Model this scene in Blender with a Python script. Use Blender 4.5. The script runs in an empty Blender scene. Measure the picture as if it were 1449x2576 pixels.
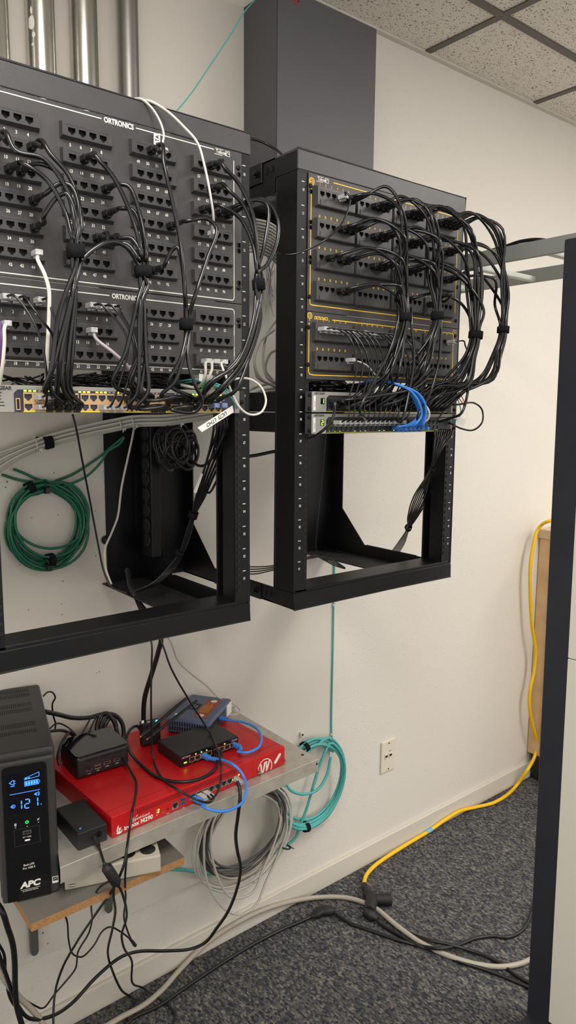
import bpy, bmesh, math, random
from mathutils import Vector, Matrix, Quaternion
random.seed(7)
SC = bpy.context.scene
COL = SC.collection
V = Vector
# ------------------------------------------------------------------ camera model (solved from the rack unit marks)
FPX, YAW, PITCH, ROLL = 1813.0934, .6774, .1418, -.0081
PCX, PCY = 724.5, 1288.0
CAM = V((-.9462, -1.1379, 1.5422))
_fw = V((math.sin(YAW)*math.cos(PITCH), math.cos(YAW)*math.cos(PITCH), -math.sin(PITCH)))
_r = V((math.cos(YAW), -math.sin(YAW), 0)); _d = _fw.cross(_r)
_R = math.cos(ROLL)*_r + math.sin(ROLL)*_d
_D = -math.sin(ROLL)*_r + math.cos(ROLL)*_d
def at(px, py, y=None, z=None, x=None):
    """world point seen at photo pixel (px,py) lying on the given world plane"""
    d = _R*((px-PCX)/FPX) + _D*((py-PCY)/FPX) + _fw
    if x is not None: t = (x-CAM.x)/d.x
    elif y is not None: t = (y-CAM.y)/d.y
    else: t = (z-CAM.z)/d.z
    return CAM + d*t
cd = bpy.data.cameras.new('camera'); cam = bpy.data.objects.new('camera', cd); COL.objects.link(cam)
cd.sensor_fit = 'VERTICAL'; cd.sensor_height = 36; cd.sensor_width = 36*1449/2576; cd.lens = FPX/2576*36
cd.clip_start = .02
u = -_D; b = -_fw
cam.matrix_world = Matrix(((_R.x,u.x,b.x,CAM.x),(_R.y,u.y,b.y,CAM.y),(_R.z,u.z,b.z,CAM.z),(0,0,0,1)))
SC.camera = cam
vs = SC.view_settings; vs.view_transform = 'Standard'; vs.look = 'None'; vs.gamma = 1; vs.use_curve_mapping = False; vs.exposure = 0.25

# ------------------------------------------------------------------ materials
def lin(c):
    return tuple((x/255/12.92 if x/255 <= .04045 else ((x/255+.055)/1.055)**2.4) for x in c)
def mat(name, rgb, rough=.5, metal=0., spec=.5, emit=0, trans=0, coat=0, noise=0, nscale=30, bump=0, bscale=200, rgb2=None):
    m = bpy.data.materials.new(name); m.use_nodes = True
    nt = m.node_tree; p = nt.nodes['Principled BSDF']
    c = lin(rgb)
    p.inputs['Base Color'].default_value = (*c, 1)
    p.inputs['Roughness'].default_value = rough; p.inputs['Metallic'].default_value = metal
    p.inputs['Specular IOR Level'].default_value = spec
    p.inputs['Transmission Weight'].default_value = trans
    p.inputs['Coat Weight'].default_value = coat
    if emit:
        p.inputs['Emission Color'].default_value = (*c, 1); p.inputs['Emission Strength'].default_value = emit
    tc = nt.nodes.new('ShaderNodeTexCoord')
    if noise:
        n = nt.nodes.new('ShaderNodeTexNoise'); n.inputs['Scale'].default_value = nscale; n.inputs['Detail'].default_value = 6
        nt.links.new(tc.outputs['Object'], n.inputs['Vector'])
        r = nt.nodes.new('ShaderNodeValToRGB'); c2 = lin(rgb2) if rgb2 else tuple(x*(1-noise) for x in c)
        r.color_ramp.elements[0].position = .35; r.color_ramp.elements[1].position = .65
        r.color_ramp.elements[0].color = (*c2, 1); r.color_ramp.elements[1].color = (*c, 1)
        nt.links.new(n.outputs['Fac'], r.inputs['Fac']); nt.links.new(r.outputs['Color'], p.inputs['Base Color'])
    if bump:
        n2 = nt.nodes.new('ShaderNodeTexNoise'); n2.inputs['Scale'].default_value = bscale; n2.inputs['Detail'].default_value = 2
        nt.links.new(tc.outputs['Object'], n2.inputs['Vector'])
        bp = nt.nodes.new('ShaderNodeBump'); bp.inputs['Strength'].default_value = bump; bp.inputs['Distance'].default_value = .002
        nt.links.new(n2.outputs['Fac'], bp.inputs['Height']); nt.links.new(bp.outputs['Normal'], p.inputs['Normal'])
    return m
M = {}
M['rack'] = mat('black_powder_coat', (15,15,17), .42, spec=.28, noise=.15, nscale=60, bump=.12, bscale=900)
M['cap'] = mat('black_powder_coat_lit', (66,64,66), .45, noise=.12, nscale=25, bump=.12, bscale=900)  # top channel's copy of the rack paint, lightened for the light from above
M['chase'] = mat('charcoal_enamel', (82,81,85), .5, noise=.08, nscale=6)
M['panel'] = mat('charcoal_panel', (64,61,61), .5, noise=.22, nscale=22)
M['module'] = mat('black_module_plastic', (64,62,63), .42, noise=.2, nscale=70)
M['module_dark'] = mat('black_jack_plastic', (56,54,55), .45)
M['hole'] = mat('dark_hole', (9,9,9), .7)
M['ink'] = mat('white_ink', (226,222,212), .6)
M['yink'] = mat('yellow_ink', (246,198,44), .55)
M['rink'] = mat('red_marker', (150,50,52), .6)
M['cable'] = mat('black_cable_jacket', (20,20,22), .22, spec=.6)
M['boot'] = mat('black_rubber', (22,22,24), .55, bump=.3, bscale=600)
M['velcro'] = mat('black_velcro', (33,33,36), .95, spec=.1, bump=.8, bscale=900, noise=.3, nscale=300)
M['cord'] = mat('black_power_cord', (20,20,22), .38, spec=.5)
M['greyc'] = mat('grey_cable_jacket', (188,184,175), .45)
M['dgreyc'] = mat('dark_grey_cable_jacket', (80,78,78), .5)
M['whitec'] = mat('white_cable_jacket', (214,210,200), .4)
M['greenc'] = mat('green_cable_jacket', (18,98,70), .42)
M['tealc'] = mat('teal_fibre_jacket', (78,168,164), .4)
M['bluec'] = mat('blue_cable_jacket', (62,132,222), .38)
M['yellowc'] = mat('yellow_cord_jacket', (238,190,8), .42)
M['purplec'] = mat('purple_cable_jacket', (82,48,98), .45)
M['orangec'] = mat('orange_fibre_jacket', (226,88,48), .4)
M['beigec'] = mat('beige_cord_jacket', (170,162,148), .42)
M['pinkc'] = mat('mauve_grey_cable_jacket', (172,158,164), .42)
M['clear'] = mat('clear_plastic', (250,250,250), .10, trans=.5, spec=.9, bump=.9, bscale=420)
M['tie'] = mat('natural_nylon', (208,204,192), .5)
M['btie'] = mat('black_nylon', (20,20,20), .45)
M['label'] = mat('label_tape', (232,230,224), .5)
M['black_text'] = mat('black_print', (30,30,32), .6)
M['red'] = mat('red_enamel', (196,22,26), .36, noise=.1, nscale=18, spec=.45)
M['steel'] = mat('brushed_stainless', (198,193,182), .42, metal=.55, noise=.14, nscale=40)
M['galv'] = mat('galvanised_steel', (206,204,198), .27, metal=1, noise=.18, nscale=14)
M['zinc'] = mat('zinc_screw', (190,188,184), .3, metal=1)
M['bscrew'] = mat('black_screw', (32,32,34), .25, metal=.6)
M['plastic'] = mat('black_plastic', (30,30,31), .42, noise=.1, nscale=80, bump=.1, bscale=700)
M['gloss'] = mat('glossy_black_plastic', (9,14,20), .12, spec=.6, coat=.4)
M['ups'] = mat('ups_case_plastic', (52,50,48), .5, bump=.15, bscale=900, noise=.15, nscale=60)
M['upsfront'] = mat('ups_front_gloss', (14,14,16), .22, spec=.5)
M['screen'] = mat('dark_screen', (9,11,20), .15)
M['lcd'] = mat('lcd_blue', (62,132,255), .5, emit=1.5)
M['ledg'] = mat('green_led', (110,255,40), .5, emit=5)
M['ledpow'] = mat('green_power_light', (20,220,70), .5, emit=3)
M['leda'] = mat('amber_led', (255,190,20), .5, emit=5)
M['ledb'] = mat('blue_led', (30,60,255), .5, emit=6)
M['ledc'] = mat('cyan_led', (40,150,255), .5, emit=6)
M['led0'] = mat('unlit_led', (150,150,145), .4)
M['yband'] = mat('yellow_port_band', (226,206,30), .5)
M['sgrey'] = mat('switch_grey_paint', (150,147,142), .45)
M['snavy'] = mat('switch_navy_band', (44,48,62), .45)
M['jackmetal'] = mat('jack_shield_metal', (206,168,124), .4, metal=.25)
M['modem'] = mat('slate_blue_plastic', (90,103,132), .5, bump=.1, bscale=800)
M['orange_label'] = mat('rust_label', (164,76,52), .6)
M['outlet'] = mat('ivory_plastic', (220,212,192), .45)
M['almond'] = mat('beige_metal_enamel', (178,172,156), .5)
M['chip'] = mat('particle_board', (178,134,86), .85, noise=.3, nscale=420, rgb2=(146,104,62), bump=.4, bscale=500)
M['lam'] = mat('grey_laminate', (108,104,98), .55, noise=.1, nscale=150)
M['bracket'] = mat('grey_bracket_steel', (96,95,94), .45, metal=.3)
M['cab'] = mat('beige_cabinet_enamel', (222,218,204), .55, bump=.1, bscale=500)
M['cabframe'] = mat('blue_black_frame', (40,42,50), .5, noise=.2, nscale=9)
M['ladder'] = mat('grey_ladder_enamel', (140,142,138), .5)
M['rung'] = mat('pale_grey_rung', (186,188,180), .5)
M['oak'] = mat('pale_oak', (222,186,140), .55, noise=.18, nscale=12)
M['oaktop'] = mat('pale_oak_top', (204,180,146), .55)
M['dust'] = mat('dusty_black_metal', (40,38,37), .75, noise=.5, nscale=50, rgb2=(20,20,20))
M['blue_socket'] = mat('blue_usb_plastic', (40,60,130), .5)
M['pinkport'] = mat('salmon_port_outline', (206,132,110), .5)

def nodes(m): return m.node_tree.nodes, m.node_tree.links
# painted orange-peel plaster
def wall_mat(name, rgb, peel, scuff):
    m = mat(name, rgb, .62, spec=.35); N, L = nodes(m); p = N['Principled BSDF']
    tc = N.new('ShaderNodeTexCoord')
    n = N.new('ShaderNodeTexVoronoi'); n.feature = 'SMOOTH_F1'; n.inputs['Scale'].default_value = 125; n.inputs['Smoothness'].default_value = .3
    L.new(tc.outputs['Object'], n.inputs['Vector'])
    r = N.new('ShaderNodeMapRange'); r.interpolation_type = 'SMOOTHERSTEP'
    for k,v_ in enumerate((.0,.42,1.,0.)): r.inputs[k+1].default_value = v_
    L.new(n.outputs['Distance'], r.inputs['Value'])
    sp = N.new('ShaderNodeSeparateColor'); L.new(n.outputs['Color'], sp.inputs['Color'])
    gt = N.new('ShaderNodeMath'); gt.operation = 'POWER'; gt.inputs[1].default_value = 1.5; L.new(sp.outputs['Red'], gt.inputs[0])
    mu = N.new('ShaderNodeMath'); mu.operation = 'MULTIPLY'; L.new(r.outputs['Result'], mu.inputs[0]); L.new(gt.outputs[0], mu.inputs[1])
    bp = N.new('ShaderNodeBump'); bp.inputs['Strength'].default_value = peel; bp.inputs['Distance'].default_value = .0022
    L.new(mu.outputs[0], bp.inputs['Height']); L.new(bp.outputs['Normal'], p.inputs['Normal'])
    # faint scuffs and handling dirt
    s = N.new('ShaderNodeTexNoise'); s.inputs['Scale'].default_value = 38; s.inputs['Detail'].default_value = 8; s.inputs['Roughness'].default_value = .7; s.inputs['Distortion'].default_value = 1.5
    L.new(tc.outputs['Object'], s.inputs['Vector'])
    r2 = N.new('ShaderNodeValToRGB'); c = lin(rgb)
    e = r2.color_ramp.elements; e[0].position = .2; e[0].color = (*[x*scuff for x in c],1); e[1].position = .31; e[1].color = (*c,1)
    L.new(s.outputs['Fac'], r2.inputs['Fac']); L.new(r2.outputs['Color'], p.inputs['Base Color'])
    return m
M['wall'] = wall_mat('orange_peel_wall_paint', (219,213,203), .5, .7)
M['board'] = wall_mat('smooth_backboard_paint', (210,204,194), .06, .6)
M['base'] = wall_mat('painted_baseboard', (206,200,188), .1, .65)
# speckled loop-pile carpet with ribs running away from the wall
def carpet():
    m = mat('loop_pile_carpet', (80,80,86), .95, spec=.08); N, L = nodes(m); p = N['Principled BSDF']
    tc = N.new('ShaderNodeTexCoord'); mp = N.new('ShaderNodeMapping'); mp.inputs['Scale'].default_value = (215, 130, 1)
    L.new(tc.outputs['Object'], mp.inputs['Vector'])
    vo = N.new('ShaderNodeTexVoronoi'); vo.inputs['Scale'].default_value = 1; vo.inputs['Randomness'].default_value = .55; L.new(mp.outputs['Vector'], vo.inputs['Vector'])
    sx = N.new('ShaderNodeSeparateColor'); L.new(vo.outputs['Color'], sx.inputs['Color'])
    # yarn colour: the loops of one row keep close colours, streaked along the row
    mp2 = N.new('ShaderNodeMapping'); mp2.inputs['Scale'].default_value = (120, 20, 1); L.new(tc.outputs['Object'], mp2.inputs['Vector'])
    n = N.new('ShaderNodeTexNoise'); n.inputs['Scale'].default_value = 1; n.inputs['Detail'].default_value = 4; n.inputs['Roughness'].default_value = .65; L.new(mp2.outputs['Vector'], n.inputs['Vector'])
    ad = N.new('ShaderNodeMath'); ad.operation = 'MULTIPLY_ADD'; ad.inputs[1].default_value = .42; L.new(sx.outputs['Red'], ad.inputs[0])
    m2 = N.new('ShaderNodeMath'); m2.operation = 'MULTIPLY'; m2.inputs[1].default_value = .62; L.new(n.outputs['Fac'], m2.inputs[0]); L.new(m2.outputs[0], ad.inputs[2])
    r = N.new('ShaderNodeValToRGB'); e = r.color_ramp.elements
    cols = [(.22,(40,41,48)),(.37,(58,59,66)),(.50,(78,78,80)),(.64,(98,96,93)),(.82,(138,133,122))]
    while len(e) < len(cols): e.new(.5)
    for k,(pos,c) in enumerate(cols): e[k].position = pos; e[k].color = (*lin(c),1)
    L.new(ad.outputs[0], r.inputs['Fac']); L.new(r.outputs['Color'], p.inputs['Base Color'])
    bp = N.new('ShaderNodeBump'); bp.inputs['Strength'].default_value = .8; bp.inputs['Distance'].default_value = .003; bp.invert = True
    L.new(vo.outputs['Distance'], bp.inputs['Height']); L.new(bp.outputs['Normal'], p.inputs['Normal'])
    return m
M['carpet'] = carpet()
# fissured mineral-fibre ceiling tile
def tile():
    m = mat('fissured_ceiling_tile', (228,222,210), .9, spec=.1); N, L = nodes(m); p = N['Principled BSDF']
    tc = N.new('ShaderNodeTexCoord'); mp = N.new('ShaderNodeMapping'); mp.inputs['Scale'].default_value = (150, 230, 1)
    mp.inputs['Rotation'].default_value = (0,0,.5)
    L.new(tc.outputs['Object'], mp.inputs['Vector'])
    n = N.new('ShaderNodeTexNoise'); n.inputs['Scale'].default_value = 1; n.inputs['Detail'].default_value = 2; n.inputs['Distortion'].default_value = .6
    L.new(mp.outputs['Vector'], n.inputs['Vector'])
    r = N.new('ShaderNodeValToRGB'); e = r.color_ramp.elements; e[0].position = .345; e[0].color = (*lin((104,94,84)),1); e[1].position = .40; e[1].color = (*lin((228,222,210)),1)
    L.new(n.outputs['Fac'], r.inputs['Fac']); L.new(r.outputs['Color'], p.inputs['Base Color'])
    bp = N.new('ShaderNodeBump'); bp.inputs['Strength'].default_value = .7; bp.inputs['Distance'].default_value = .004
    L.new(n.outputs['Fac'], bp.inputs['Height']); L.new(bp.outputs['Normal'], p.inputs['Normal'])
    return m
M['tile'] = tile()
M['tee'] = mat('ceiling_grid_enamel', (88,82,78), .5)

# ------------------------------------------------------------------ mesh builder
def spline(pts, n=6):
    """Catmull-Rom through pts, n steps a span"""
    P = [V(p) for p in pts]
    if len(P) < 3: return P
    P = [P[0]*2-P[1]] + P + [P[-1]*2-P[-2]]
    out = []
    for i in range(1, len(P)-2):
        p0,p1,p2,p3 = P[i-1:i+3]
        # centripetal parameterisation keeps uneven spacing from looping
        t0 = 0; t1 = t0+max((p1-p0).length,1e-5)**.5; t2 = t1+max((p2-p1).length,1e-5)**.5; t3 = t2+max((p3-p2).length,1e-5)**.5
        for k in range(n):
            t = t1+(t2-t1)*k/n
            a1 = p0*((t1-t)/(t1-t0))+p1*((t-t0)/(t1-t0)); a2 = p1*((t2-t)/(t2-t1))+p2*((t-t1)/(t2-t1)); a3 = p2*((t3-t)/(t3-t2))+p3*((t-t2)/(t3-t2))
            b1 = a1*((t2-t)/(t2-t0))+a2*((t-t0)/(t2-t0)); b2 = a2*((t3-t)/(t3-t1))+a3*((t-t1)/(t3-t1))
            out.append(b1*((t2-t)/(t2-t1))+b2*((t-t1)/(t2-t1)))
    out.append(P[-2]); return out
class B:
    def __init__(s): s.v=[]; s.f=[]; s.m=[]; s.sm=[]
    def add(s, vs, fs, mi=0, smooth=False):
        o = len(s.v); s.v += [V(p) for p in vs]
        for f in fs: s.f.append([i+o for i in f]); s.m.append(mi); s.sm.append(smooth)
        return s
    def box(s, x0,x1,y0,y1,z0,z1, mi=0, T=None):
        vs = [V((x,y,z)) for z in (z0,z1) for y in (y0,y1) for x in (x0,x1)]
        if T: vs = [T@p for p in vs]
        return s.add(vs, [(0,2,3,1),(4,5,7,6),(0,1,5,4),(2,6,7,3),(0,4,6,2),(1,3,7,5)], mi)
    def prism(s, poly, a, bvec, mi=0):
        """poly: list of 3D points; extruded by bvec"""
        n=len(poly); vs=[V(p) for p in poly]+[V(p)+V(bvec) for p in poly]
        fs=[list(range(n))[::-1], [i+n for i in range(n)]]+[(i,(i+1)%n,(i+1)%n+n,i+n) for i in range(n)]
        return s.add(vs,fs,mi)
    def poly(s, pts, mi=0): return s.add(pts,[list(range(len(pts)))],mi)
    def cyl(s, p0, p1, r, n=16, mi=0, r1=None, smooth=True):
        p0=V(p0);p1=V(p1);d=(p1-p0).normalized(); q=d.to_track_quat('Z','Y'); r1=r if r1 is None else r1
        vs=[p0+q@V((r*math.cos(6.28318*i/n),r*math.sin(6.28318*i/n),0)) for i in range(n)]+[p1+q@V((r1*math.cos(6.28318*i/n),r1*math.sin(6.28318*i/n),0)) for i in range(n)]
        s.add(vs,[(i,(i+1)%n,(i+1)%n+n,i+n) for i in range(n)],mi,smooth)
        s.add(vs[:n],[list(range(n))[::-1]],mi); s.add(vs[n:],[list(range(n))],mi); return s
    def tube(s, pts, r, n=8, mi=0, steps=6, rr=None, sx=1.):
        P = spline(pts, steps) if steps else [V(p) for p in pts]
        m=len(P); t=[(P[min(i+1,m-1)]-P[max(i-1,0)]).normalized() for i in range(m)]
        nrm = t[0].orthogonal().normalized(); vs=[]
        for i in range(m):
            if i: 
                ax=t[i-1].cross(t[i])
                if ax.length>1e-7: nrm=Quaternion(ax.normalized(), t[i-1].angle(t[i]))@nrm
            nrm=(nrm-t[i]*nrm.dot(t[i])).normalized(); bi=t[i].cross(nrm)
            ra = r if rr is None else rr[min(len(rr)-1,int(i*len(rr)/m))]
            for k in range(n):
                a=6.2831853*k/n; vs.append(P[i]+nrm*(ra*math.cos(a)*sx)+bi*(ra*math.sin(a)))
        fs=[(i*n+k,i*n+(k+1)%n,(i+1)*n+(k+1)%n,(i+1)*n+k) for i in range(m-1) for k in range(n)]
        s.add(vs,fs,mi,True)
        s.add(vs[:n],[list(range(n))[::-1]],mi); s.add(vs[-n:],[list(range(n))],mi); return s
    def ring(s, c, ax, r, rt, n=20, m=6, mi=0, arc=6.2831853, sq=1.):
        """torus-like band"""
        c=V(c); q=V(ax).normalized().to_track_quat('Z','Y'); vs=[]
        for i in range(n):
            a=arc*i/n
            for k in range(m):
                b_=6.2831853*k/m; rr_=r+rt*math.cos(b_)
                vs.append(c+q@V((rr_*math.cos(a),rr_*math.sin(a)*sq,rt*math.sin(b_))))
        fs=[(i*m+k,((i+1)%n)*m+k,((i+1)%n)*m+(k+1)%m,i*m+(k+1)%m) for i in range(n) for k in range(m)]
        return s.add(vs,fs,mi,True)
    def build(s, name, mats, parent=None, bevel=0, seg=1, T=None, ang=.6):
        me=bpy.data.meshes.new(name); me.from_pydata([tuple(T@p if T else p) for p in s.v],[],s.f)
        for mm in (mats if isinstance(mats,(list,tuple)) else [mats]): me.materials.append(mm)
        for i,p in enumerate(me.polygons): p.material_index=s.m[i]; p.use_smooth=s.sm[i]
        bm=bmesh.new(); bm.from_mesh(me)
        if bevel:
            bmesh.ops.remove_doubles(bm, verts=bm.verts, dist=1e-6)
            es=[e for e in bm.edges if len(e.link_faces)==2 and e.calc_face_angle(0)>ang]
            bmesh.ops.bevel(bm, geom=es, offset=bevel, segments=seg, affect='EDGES', profile=.5, clamp_overlap=True)
        bmesh.ops.recalc_face_normals(bm, faces=bm.faces) if not getattr(s,'keep',False) else None
        bm.to_mesh(me); bm.free(); me.update()
        o=bpy.data.objects.new(name,me); COL.objects.link(o)
        if parent: attach(o,parent)
        return o
def world(o):
    m = o.matrix_basis.copy()
    if o.parent: m = world(o.parent) @ o.matrix_parent_inverse @ m
    return m
def attach(o,parent):
    o.parent=parent; o.matrix_parent_inverse=world(parent).inverted()
def tag(o,label,cat,group=None,kind=None):
    if label: o['label']=label
    if cat: o['category']=cat
    if group: o['group']=group
    if kind: o['kind']=kind
    return o
def thing(name,label,cat,loc=(0,0,0),group=None,rz=0):
    o=bpy.data.objects.new(name,None); COL.objects.link(o); o.location=loc; o.rotation_euler=(0,0,rz); o.empty_display_size=.05
    return tag(o,label,cat,group)
def struct(o): o['kind']='structure'; return o
def kids(o): return [c for c in bpy.data.objects if c.parent==o]
# ------------------------------------------------------------------ lettering: glyph outlines from Blender's built-in font, composed into meshes
_G={}
def _measure(txt, bold):
    cu=bpy.data.curves.new('t','FONT'); cu.body=txt; cu.size=1; cu.resolution_u=3; cu.offset=bold
    ob=bpy.data.objects.new('t',cu); COL.objects.link(ob)
    dg=bpy.context.evaluated_depsgraph_get(); me=bpy.data.meshes.new_from_object(ob.evaluated_get(dg))
    vs=[v.co.copy() for v in me.vertices]; fs=[list(p.vertices) for p in me.polygons]
    bpy.data.objects.remove(ob); bpy.data.curves.remove(cu); bpy.data.meshes.remove(me)
    return vs,fs
def glyph(c,bold):
    if (c,bold) not in _G:
        vs,fs=_measure(c,bold) if c!=' ' else ([],[])
        w=lambda t:(lambda q:max(p.x for p in q)-min(p.x for p in q))(_measure(t,bold)[0])
        _G[(c,bold)]=(vs,fs,w('H'+c+'H')-w('HH'))
    return _G[(c,bold)]
def write(b, txt, o, u, v, h, mi=0, align='C', bold=.012, sx=1., slant=0., sp=0.):
    """add lettering: o origin (baseline), u/v unit directions, h cap height in metres"""
    u=V(u);v=V(v);o=V(o); k=h/.7
    tot=sum(glyph(c,bold)[2]+sp for c in txt)*k*sx
    x=-tot/2 if align=='C' else (0 if align=='L' else -tot)
    for c in txt:
        vs,fs,ad=glyph(c,bold)
        if vs: b.add([o+u*(x+(p.x*sx+p.y*slant)*k)+v*(p.y*k) for p in vs],fs,mi)
        x+=(ad+sp)*k*sx
    b.keep=True
X,Z=V((1,0,0)),V((0,0,1))
def rline(b, p0,p1,w,nrm=(0,-1,0),mi=0,lift=0):
    """flat printed line"""
    p0=V(p0);p1=V(p1); d=(p1-p0).normalized(); s_=d.cross(V(nrm)).normalized()*(w/2)
    b.add([p0-s_,p1-s_,p1+s_,p0+s_],[(0,1,2,3)],mi); b.keep=True
# ------------------------------------------------------------------ the setting
WY = .467                                   # wall plane
b=B(); b.box(-3.2,5,WY,WY+.12,0,2.7); struct(b.build('wall_back',M['wall']))
b=B(); b.box(-3.2,5,-4.2,WY,-.05,0); struct(b.build('floor',M['carpet']))
b=B(); b.box(-3.2,5,-4.2,WY,2.6241,2.70); struct(b.build('ceiling',M['tile']))
b=B(); b.box(-3.2,5,WY-.012,WY,0,.07); b.build('baseboard_back',M['base'],bevel=.002).__setitem__('kind','structure')
b=B(); b.box(-1.9,.513,WY-.015,WY,.232,2.62); struct(b.build('trim_1',M['board'],bevel=.0012))
# screw holes, nails and pencil scuffs of the painted backboard are a surface pattern of their own
b=B()
for px,py,r in [(158,1462,2.2),(156,1546,2),(155,1520,1.6),(72,1534,1.6),(18,1212,2.6),(14,1226,2.2),(136,1189,2),(80,1302,1.5),(146,1295,1.6),(241,1398,2),(239,1286,1.6),(50,1422,1.6),(171,1408,1.8),(250,1690,1.8),(243,1693,1.5),(108,2347,3),(120,2374,2.4)]:
    p=at(px,py,y=WY-.0153); b.cyl(p,p+V((0,.001,0)),r*.0008,8)
tag(b.build('nail_holes',mat('rusty_nail_hole',(120,92,70),.8)),'small rusty nail holes dotted over the pale backboard under the racks','nail holes',kind='stuff')
# ceiling grid
b=B(); zt=2.6241
for x in (-1.99,-1.414,-.838,-.262,.286,.8625,1.4385,2.0145,2.59,3.17,3.74): b.box(x-.012,x+.012,-4.2,WY,zt-.004,zt-.0003)
q=at(1265,38,z=zt)
for k in range(0,7): b.box(-3.2,5,q.y-.012-.62*k,q.y+.012-.62*k,zt-.0042,zt-.0004)
b.build('trim_2',M['tee']).__setitem__('kind','structure')
b=B(); b.box(-3.2,5,WY-.018,WY,zt-.0065,zt-.0002)
b.build('trim_3',M['base']).__setitem__('kind','structure')

# ------------------------------------------------------------------ wall racks
U=.04445
def rack(name,label,xl,xr,grp):
    t=thing(name,label,'rack',((xl+xr)/2,.2,1.1245),grp)
    zb0,zb1,zt0,zt1=1.1245,1.1595,2.0015,2.0395
    b=B(); b.box(xl-.001,xr+.001,-.003,.001,zt0,zt1); b.box(xl-.001,xr+.001,-.003,.07,zt1-.004,zt1); b.box(xl,xr,-.001,.003,zt0-.003,zt0)
    b.build('top_channel',M['cap'],t,bevel=.0025,seg=2)
    b=B(); b.box(xl-.001,xr+.001,-.003,.001,zb0,zb1); b.box(xl-.001,xr+.001,-.003,.07,zb0,zb0+.003); b.box(xl+.004,xr-.004,0,.067,zb1-.004,zb1+.006)
    b.build('bottom_channel',M['rack'],t,bevel=.0015)
    for s,x0,x1 in ((0,xl,xl+.0355),(1,xr-.035,xr)):
        b=B(); b.box(x0,x1,0,.003,zb1,zt0)
        xo=x0 if s==0 else x1-.003; b.box(xo,xo+.003,0,.066,zb1,zt0)
        xi=x1-.003 if s==0 else x0; b.box(xi,xi+.003,0,.042,zb1,zt0)
        b.box(x0,x1,.062,.066,zb1,zt0)
        r=b.build('mounting_rail',M['rack'],t,bevel=.0012)
        hx=.0155-(-.0145)+x0 if s==0 else xr-.0245
        h=B()
        for k in range(18):
            for dz in (-.0065,-.0225,-.0384):
                z=1.1812+k*U+U+dz
                if zb1+.006<z<zt0-.01: h.cyl((hx,-.0004,z),(hx,.0,z),.0037,10)
        h.build('screw_holes',M['hole'],r)
        h=B(); xt=x0+.0145 if s==0 else xr-.0125
        for k in range(1,19):
            z=1.1812+k*U
            h.box(xt-.0035,xt+.0035,-.0004,0,z-.0007,z+.0007)
            write(h,'%02d'%k,(xt+.0005,-.0005,z-.0175),X,Z,.0052,sx=.7)
        h.build('unit_marks',M['ink'],r)
        if s==0:
            h=B()
            for k in range(18):
                z=1.19+k*U
                h.cyl((x0-.0004,.0175,z),(x0,.0175,z),.0022,8)
            h.build('side_holes',M['hole'],r)
    for s,xo,inn in ((0,xl,1),(1,xr,-1)):
        x0,x1=(xo,xo+.003) if s==0 else (xo-.003,xo)
        b=B(); b.prism([(x0,.0012,zb0),(x0,WY-.0155,zb0),(x0,WY-.0155,zt1),(x0,.0012,zt1),(x0,.0012,zt0),(x0,.07,zt0),(x0,.07,zt0-.03),(x0,.30,zt0-.03),(x0,.40,zt0-.12),(x0,.40,1.255),(x0,.305,zb1),(x0,.0012,zb1)],None,(.003,0,0))
        f0,f1=xo-.095,xo
        b.box(f0,f1,WY-.019,WY-.0155,zb0,zt1)
        b.build('side_frame',M['rack'],t)
        f0,f1=(xo,xo+.11) if s==0 else (xo-.11,xo)
        if s==0: f0,f1=xo,xo+.022
        b=B(); b.box(f0,f1,.07,WY-.02,zb0,zb0+.003); b.build('bottom_flange',M['dust'],t)
        b=B(); b.box(f0,f1,.07,WY-.02,zt1-.003,zt1); b.build('top_flange',M['rack'],t)
        for z0,z1 in ((zb0-.001,zb1+.001),(zt0-.001,zt1+.001)):
            xa,xb=(xo-.003,xo) if s==0 else (xo,xo+.003)
            b=B(); b.box(xa,xb,.112,.30,z0,z1); sp=b.build('splice_plate',M['rack'],t,bevel=.0008)
            b=B(); xf=xa if s==0 else xb; sg=-1 if s==0 else 1
            for y in (.128,.25): b.cyl((xf,y,(z0+z1)/2),(xf+sg*.004,y,(z0+z1)/2),.007,6,smooth=False); b.cyl((xf+sg*.004,y,(z0+z1)/2),(xf+sg*.009,y,(z0+z1)/2),.004,10)
            b.build('bolt',M['bscrew'],sp)
            b=B()
            for y in (.078,.096): b.box(xf-.0004,xf+.0034 if s==0 else xf+.0004,y,y+.004,(z0+z1)/2-.006,(z0+z1)/2+.006)
            b.build('arm_slot',M['hole'],t)
    b=B(); b.box(xl+.003,xr-.003,WY-.03,WY-.0155,zt0,zt1); b.build('rear_crossbar',M['rack'],t)
    return t
R1L,R1R,R2L,R2R=-.6395,-.1285,-.0145,.4975
rack('wall_rack','black open wall rack at the left holding the white-numbered panels',R1L,R1R,None)
rack('wall_rack','black open wall rack in the middle holding the yellow-lined panels',R2L,R2R,None)

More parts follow.
